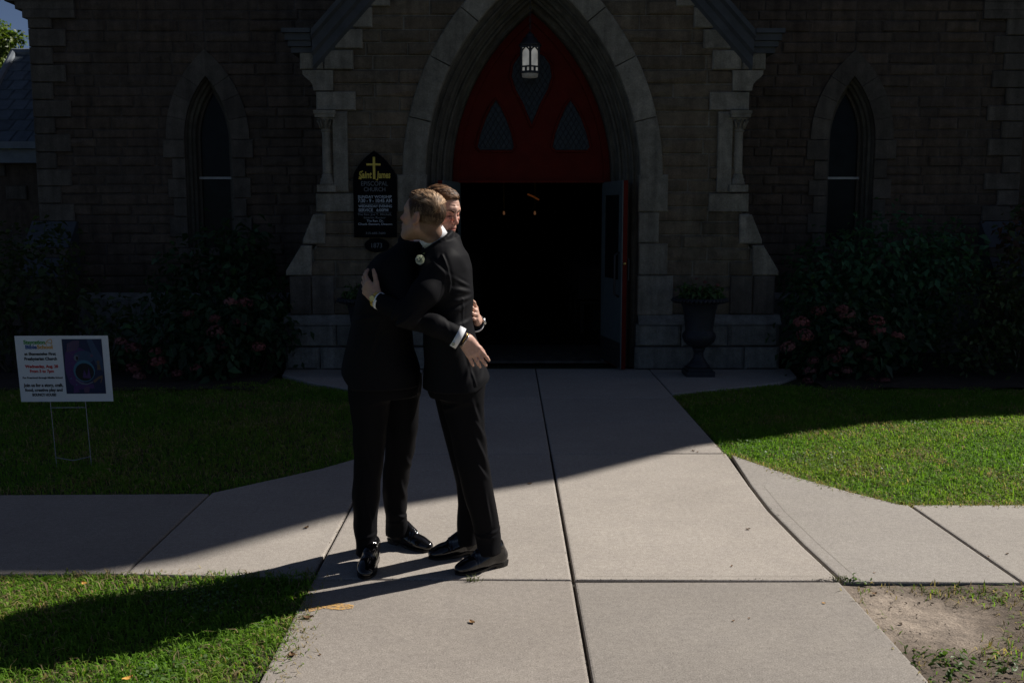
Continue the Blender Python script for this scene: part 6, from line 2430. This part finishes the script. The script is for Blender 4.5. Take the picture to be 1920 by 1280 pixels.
arm_seam = [W(u, v, 4.5) for u, v in ((831, 478), (837, 488), (842, 500), (845, 514), (846, 528), (842, 545))]
back_seam = [W(u, v, 4.5) for u, v in ((866, 560), (868, 600), (872, 640), (884, 690), (893, 722))]
folds(me, fl, .0028, 3, 20, ((arm_seam, .0045, .0035, 4.62), (back_seam, .004, .002, 4.68)))
jR = link('jacket', me, M['suit'], person_r)
# sleeve seam ridge
mb = MB()
sp = [(833, 482, 4.49), (838, 492, 4.475), (842, 505, 4.455), (845, 520, 4.45), (845, 535, 4.452)]
near = [k for k in fl]
legsR = [[zk(868, 700, 4.60, pxm(43), .105), zk(868, 760, 4.60, pxm(40), .10), zk(875, 800, 4.605, pxm(34), .092), zk(885, 860, 4.61, pxm(30.5), .082), zk(893, 905, 4.62, pxm(29), .078), zk(903, 950, 4.64, pxm(27), .075), zk(911, 985, 4.655, pxm(25), .072), zk(915, 1012, 4.66, pxm(23.5), .070), zk(917, 1034, 4.655, pxm(23), .073)],
         [zk(840, 700, 4.77, pxm(36), .10), zk(849, 765, 4.78, pxm(29), .09), zk(862, 830, 4.79, pxm(26), .08), zk(871, 870, 4.80, pxm(24.5), .076), zk(879, 905, 4.81, pxm(24), .075), zk(881, 945, 4.825, pxm(23), .072), zk(878, 985, 4.84, pxm(21.5), .07), zk(876, 1016, 4.84, pxm(20), .072)]]
hipR = [zk(853, 640, YR, pxm(42), .17), zk(853, 690, YR, pxm(50), .185), zk(853, 722, YR, pxm(52), .19), zk(853, 738, YR, pxm(48), .18)]
flt = []
for (u, v, al, ac, L, w, h) in ((893, 775, (.3, 0, -1), (1, 0, .3), .06, .010, .007), (896, 800, (.5, 0, -1), (1, 0, .5), .07, .009, .006), (904, 850, (.35, 0, -1), (1, 0, .3), .08, .009, .006), (902, 880, (.6, 0, -1), (1, 0, .6), .05, .008, .005),
                                (915, 960, (.15, 0, -1), (1, 0, .1), .07, .008, .005), (922, 1005, (1, 0, .2), (0, 0, 1), .05, .008, .005), (908, 1012, (1, 0, -.1), (0, 0, 1), .05, .008, .005), (860, 800, (.3, 0, -1), (1, 0, .2), .08, .010, .005), (850, 760, (1, 0, .4), (0, 0, 1), .06, .010, .005)):
    flt.append((W(u, v, 4.55), al, ac, L, w, h))
trousers(legsR, hipR, person_r, 4, flt)
tR1, tR2 = G(853, 1077), G(803, 1047)
shoe(tR1, (-.221, -.13), person_r)
shoe(tR2, (-.237, -.085), person_r)
# body ----------------------------------------------------
S = SDF((-.80, 4.12, .0), (.06, 5.15, 1.86), .0033)
S.zloft([zk(832, 470, YR, .07, .13), zk(838, 520, YR, .085, .165), zk(840, 600, YR, .08, .15), zk(848, 680, YR, .085, .155), zk(853, 735, YR, .08, .15)], .02)
S.cone(W(830, 470, 4.655), HR.P((0, -.020, -.045)), .047, .047, .02)
S.cone(W(830, 462, 4.65), HR.P((0, -.034, -.03)), .043, .043, .02)
HR.build(S)
S.cone(shN, elN, .045, .036, .03)
S.cone(elN, wpN, .034, .026, .02)
S.cone(shF, elF, .045, .036, .03)
S.cone(elF, W(736, 559, 4.97), .036, .026, .02)
hand(S, W(706, 561, 4.470), (-.58, .48, .62), (-.58, -.80, -.10), (.45, .1, 1), curls=((14, 26, 18), (18, 30, 20), (22, 32, 20), (26, 34, 22)), spread=(5, 1, -3, -7), th=(32, 8))
hand(S, W(735, 558, 4.965), (-.5, -.35, .5), (-.5, .85, 0), (0, 0, 1), curl=(20, 25, 15))
for lg in legsR:
    lk = sorted(lg, reverse=True)
    for a, b in zip(lk[:-1], lk[1:]):
        S.cone((a[1], a[2], a[0]), (b[1], b[2], b[0]), min(a[3], a[4]) * .72, min(b[3], b[4]) * .70, .02)
    e = lk[-1]
    S.cone((e[1], e[2], e[0]), (e[1], e[2], .075), .036, .034, .02)
for t_, d_ in ((tR1, (-.221, -.13)), (tR2, (-.237, -.085))):
    f = unit((d_[0], d_[1], 0))
    S.cone(np.array((t_[0], t_[1], .055)) - f * .22, np.array((t_[0], t_[1], .035)) - f * .08, .028, .024, .02)
me = S.mesh('body')
relax(me, 1, .4)
V, N = co_no(me)
vcol(me, HR.tint(V, SKIN_R, HAIR_R))
link('body', me, M['skin'], person_r)
hair(HR, person_r, HAIR_R, HAIRL_R, lambda p: (-.55, -.75, .25), .011, .062, 2400, 2600, 5, .5, .30)
eyebrows(HR, person_r, HAIR_R, 6)
ring_band('shirt_collar', ncR + naR * .014, naR, .057, .040, .004, M['shirt'], person_r, 40, 1.06, (1, 0, .5), 0, 360, .001)
ring_band('shirt_cuff', wpN - wd * .020, wd, .0365, .016, .003, M['shirt'], person_r, 24)
wcN = wpN - wd * .001
wt = ring_band('wristwatch', wcN, wd, .0312, .015, .0035, M['gold'], person_r, 28, 1.0)
fn_ = np.array((-.25, -1, .12))
fn_ = unit(fn_ - wd * fn_.dot(wd))
fc = wcN + fn_ * .0335
nn = fn_
mb = MB()
mb.tube([fc - nn * .003, fc + nn * .004, fc + nn * .006], [.0155, .0155, .013], 20)
mb.build('watch_face', M['gold'], wt)
mb = MB()
for k in range(22):                                # links of the strap
    th = 2 * math.pi * k / 22
    e = unit(np.cross(wd, (0, 0, 1))) * math.cos(th) + np.cross(wd, unit(np.cross(wd, (0, 0, 1)))) * math.sin(th)
    c_ = wcN + e * .0345
    mb.tube([c_ - wd * .007, c_ + wd * .007], .0032, 6)
mb.build('strap_links', M['gold'], wt)
# rose on the lapel
rc = W(788, 487, 4.44)
bt = thing('boutonniere', 'white rose pinned to the lapel', 'flower', tuple(rc)) if False else None
mb = MB()
toC = unit(np.array((-.25, -1, .15)))
ua = unit(np.cross(toC, (0, 0, 1)))
va = np.cross(ua, toC)
for ring, (rr, nP, tl) in enumerate(((.003, 4, .9), (.008, 5, .6), (.0125, 6, .3), (.016, 7, .05))):
    for k in range(nP):
        th = 2 * math.pi * (k + .4 * ring) / nP
        e = ua * math.cos(th) + va * math.sin(th)
        q = np.cross(toC, e)
        o_ = rc + e * rr * .75 + toC * (.016 - ring * .005)
        w_ = .007 + .0024 * ring
        grid = []
        for a in (-1, -.5, 0, .5, 1):
            for b in (0, .5, 1):
                grid.append(o_ + q * a * w_ * (1 - .25 * b * b) - e * .3 * w_ * a * a + toC * (b * .014 * tl + .002 * b) + e * b * b * .009 * (1 - tl + .2) - toC * (1 - b) * .008)
        F = [(i * 3 + j, i * 3 + j + 1, (i + 1) * 3 + j + 1, (i + 1) * 3 + j) for i in range(4) for j in range(2)]
        mb.add(grid, F)
rose = mb.build('rose', M['rose'], person_r, True)
mb = MB()
mb.tube([rc - toC * .012, rc + toC * .003], [.016, .014], 12)
mb.build('bud_core', M['rose'], rose, True)
Vv, Fv, Cv = leaf_cloud(7, lambda m: (rc[None, :] - toC * .004 + va * .012 + RNG.normal(size=(m, 3)) * .006, np.tile(va + toC * .2, (m, 1))), .022, [(.03, .06, .035), (.05, .075, .055)], .1, .5)
me = mesh_np('sprig', Vv, [Fv], True)
vcol(me, Cv)
link('sprig', me, M['leaf'], rose)

# =================================================================== the man on the left, facing right
YL = 4.74
person_l = thing('person', 'man in black suit facing right, eyes closed, sunlit face past the other man', 'person', (-.62, 4.78, 0))
HL = Head(W(826, 398, 4.79), (.76, -.64, -.22), (-.10, .05, 1), .955)
S = SDF((-.92, 4.18, .84), (-.05, 5.18, 1.72), .0045)
S.zloft([zk(772, 452, YL, .060, .08), zk(764, 464, YL, .070, .14), zk(746, 478, YL, .092, .178), zk(740, 498, YL, .122, .205), zk(732, 530, YL, pxm(52), .215), zk(720, 570, YL, pxm(53), .215),
         zk(714, 620, YL, pxm(59), .205), zk(712, 655, YL, pxm(65), .210), zk(715, 690, YL, pxm(73), .215), zk(716, 735, YL, pxm(74), .215)], .03)
lsh, lel, lwr = W(742, 505, 4.60), W(772, 596, 4.425), W(856, 629, 4.425)
S.cone(lsh, lel, .070, .052, .05)
S.cone(lel, W(815, 610, 4.41), .052, .049, .03)
S.cone(W(815, 610, 4.41), lwr, .049, .0455, .02)
fsh, fel, fwr = W(760, 500, 4.94), W(835, 606, 5.0), W(893, 609, 4.80)
S.cone(fsh, fel, .073, .056, .05)
S.cone(fel, fwr, .054, .040, .03)
ncL, naL = W(780, 458, 4.77), unit((.5, .05, .86))
uL = unit(np.cross(naL, (0, 1, 0)))
vL = np.cross(naL, uL)
pts = [ncL - naL * .016 + (uL * math.cos(t) + vL * math.sin(t)) * .074 for t in np.linspace(0, 2 * math.pi, 25)]
for a, b in zip(pts[:-1], pts[1:]): S.cone(a, b, .013, .013, .012)
x665 = W(668, 690, 4.7)[0]
S.limit(lambda X, Y, Z: (.893 + .95 * np.maximum(0, x665 - X + 0 * Y) - Z) * .8)
me = S.mesh('jacket')
relax(me, 3)
fl = []
for (u, v, al, ac, L, w, h) in ((690, 560, (1, 0, -.2), (0, 0, 1), .06, .012, .005), (680, 600, (1, 0, .2), (0, 0, 1), .06, .012, .005), (700, 640, (.3, 0, 1), (1, 0, 0), .07, .012, .005), (840, 605, (.3, 0, -1), (1, 0, .3), .04, .008, .004), (825, 612, (.4, 0, -1), (1, 0, .4), .04, .008, .004), (785, 600, (.3, 0, -1), (1, 0, .3), .05, .010, .006)):
    fl.append((W(u, v, 4.5), al, ac, L, w, h))
folds(me, fl, .0028, 9, 20)
jL = link('jacket', me, M['suit'], person_l)
legsL = [[zk(694, 700, 4.66, pxm(40), .11), zk(694, 760, 4.66, pxm(36), .10), zk(694, 800, 4.67, pxm(31.5), .09), zk(692, 850, 4.68, pxm(29), .082), zk(688.5, 900, 4.69, pxm(27), .078), zk(686.5, 941, 4.70, pxm(25), .075), zk(685, 985, 4.71, pxm(22), .072), zk(686, 1010, 4.715, pxm(20), .070), zk(686, 1036, 4.715, pxm(19), .07)],
         [zk(749, 700, 4.84, pxm(43), .11), zk(752, 760, 4.85, pxm(35), .10), zk(753, 800, 4.86, pxm(32), .09), zk(751, 840, 4.88, pxm(28.5), .082), zk(744, 875, 4.90, pxm(25.5), .078), zk(740, 920, 4.93, pxm(25), .075), zk(742, 962, 4.96, pxm(21.5), .07), zk(746, 985, 4.98, pxm(24), .07), zk(746, 1001, 4.98, pxm(24), .074)]]
hipL = [zk(715, 640, YL, pxm(50), .165), zk(720, 690, YL, pxm(64), .175), zk(722, 722, YL, pxm(66), .18), zk(722, 738, YL, pxm(62), .17)]
flt = []
for (u, v, al, ac, L, w, h) in ((770, 880, (.3, 0, -1), (1, 0, .2), .06, .009, .005), (757, 930, (.2, 0, -1), (1, 0, .2), .07, .009, .005), (754, 975, (1, 0, -.5), (0, 0, 1), .05, .008, .006), (740, 985, (1, 0, .2), (0, 0, 1), .05, .008, .004), (690, 960, (.1, 0, -1), (1, 0, 0), .08, .008, .005), (686, 1010, (1, 0, .1), (0, 0, 1), .04, .008, .005), (690, 860, (.3, 0, -1), (1, 0, 0), .08, .010, .005)):
    flt.append((W(u, v, 4.62 if u < 710 else 4.85), al, ac, L, w, h))
trousers(legsL, hipL, person_l, 12, flt)
tL1, tL2 = G(683, 1086), G(809, 1034)
shoe(tL1, (-.03, -1), person_l)
shoe(tL2, (.258, -.18), person_l)
S = SDF((-.92, 4.18, .0), (-.05, 5.18, 1.87), .0033)
S.zloft([zk(760, 470, YL, .065, .125), zk(735, 520, YL, .085, .165), zk(718, 600, YL, .08, .15), zk(714, 680, YL, .09, .155), zk(720, 735, YL, .09, .15)], .02)
S.cone(W(765, 470, 4.76), HL.P((0, -.03, -.045)), .060, .054, .03)
S.cone(W(772, 462, 4.765), HL.P((0, -.012, -.03)), .058, .052, .03)
HL.build(S, True)
S.cone(lsh, lel, .045, .036, .03)
hw_ = W(868, 634, 4.425)
S.cone(lel, hw_, .036, .0265, .02, flat=((.3, -1, -.2), 1.2))
tipsL = hand(S, hw_, (.56, .22, -.77), (.30, -1, .02), (.8, 0, .5), curls=((6, 10, 7), (7, 12, 8), (8, 13, 8), (10, 14, 9)), spread=(4, .5, -3.5, -8), th=(9, 4), sc=.98)
S.cone(fsh, fel, .045, .036, .03)
fw_ = W(894.5, 600, 4.765)
S.cone(fel, fw_, .036, .026, .02)
hand(S, fw_, (-.02, -.84, .46), (.93, -.15, .2), (-.1, .2, 1), curls=((8, 14, 8), (22, 30, 18), (28, 36, 20), (30, 38, 22)), spread=(16, 3, -4, -10), th=(38, 6), sc=.97)
for lg in legsL:
    lk = sorted(lg, reverse=True)
    for a, b in zip(lk[:-1], lk[1:]):
        S.cone((a[1], a[2], a[0]), (b[1], b[2], b[0]), min(a[3], a[4]) * .72, min(b[3], b[4]) * .70, .02)
    e = lk[-1]
    S.cone((e[1], e[2], e[0]), (e[1], e[2], .075), .036, .034, .02)
for t_, d_ in ((tL1, (-.03, -1)), (tL2, (.258, -.18))):
    f = unit((d_[0], d_[1], 0))
    S.cone(np.array((t_[0], t_[1], .055)) - f * .22, np.array((t_[0], t_[1], .035)) - f * .08, .028, .024, .02)
me = S.mesh('body')
relax(me, 1, .4)
V, N = co_no(me)
vcol(me, HL.tint(V, SKIN_L, HAIR_L))
link('body', me, M['skin'], person_l)
hair(HL, person_l, HAIR_L, HAIRL_L, lambda p: (.85, .10, .42) if p[1] > .01 else (.7, -.25, .15), .012, .060, 2400, 1800, 8, .8, .6)
eyebrows(HL, person_l, HAIR_L, 9, 1.0)
ring_band('shirt_collar', ncL + naL * .012, naL, .0605, .044, .004, M['shirt'], person_l, 40, 1.06, (1, 0, -.5), 0, 360, .001)
# cuff with link, bracelet, watch
ca_ = unit(W(872, 640, 4.425) - W(830, 617, 4.42))
cf = ring_band('shirt_cuff', W(858.5, 632, 4.425), ca_, .0475, .030, .003, M['shirt'], person_l, 30, 1.0, (.2, -1, -.1))
cl = W(850, 644.5, 4.374)
MB().tube([cl + np.array((0, .004, 0)), cl + np.array((0, -.004, 0))], [.0075, .0075], 14).build('cufflink', M['silver'], cf)
bd = unit((.55, .10, -.70))
for off, mt, r_, hh in ((.004, 'brass', .0315, .0032), (.010, 'iron', .0312, .0030), (.015, 'silver', .0310, .0026)):
    ring_band('bracelet', hw_ + bd * off, bd + np.array((.15, 0, .25)), r_, hh, .0022, M[mt], person_l, 28, .86, (.15, -1, .05))
ww = ring_band('wristwatch', fw_ + np.array((-.001, .022, -.010)), (-.02, -.84, .46), .0310, .018, .003, M['iron'], person_l, 26, 1.0)
wc = fw_ + np.array((.031, .022, -.008))
MB().tube([wc, wc + np.array((.006, 0, .002)), wc + np.array((.009, 0, .003))], [.017, .017, .014], 18).build('watch_face', M['silver'], ww)
ring_band('shirt_cuff', fwr + np.array((-.003, -.012, .006)), (0, -.84, .46), .038, .016, .003, M['shirt'], person_l, 24)

strip_marks()
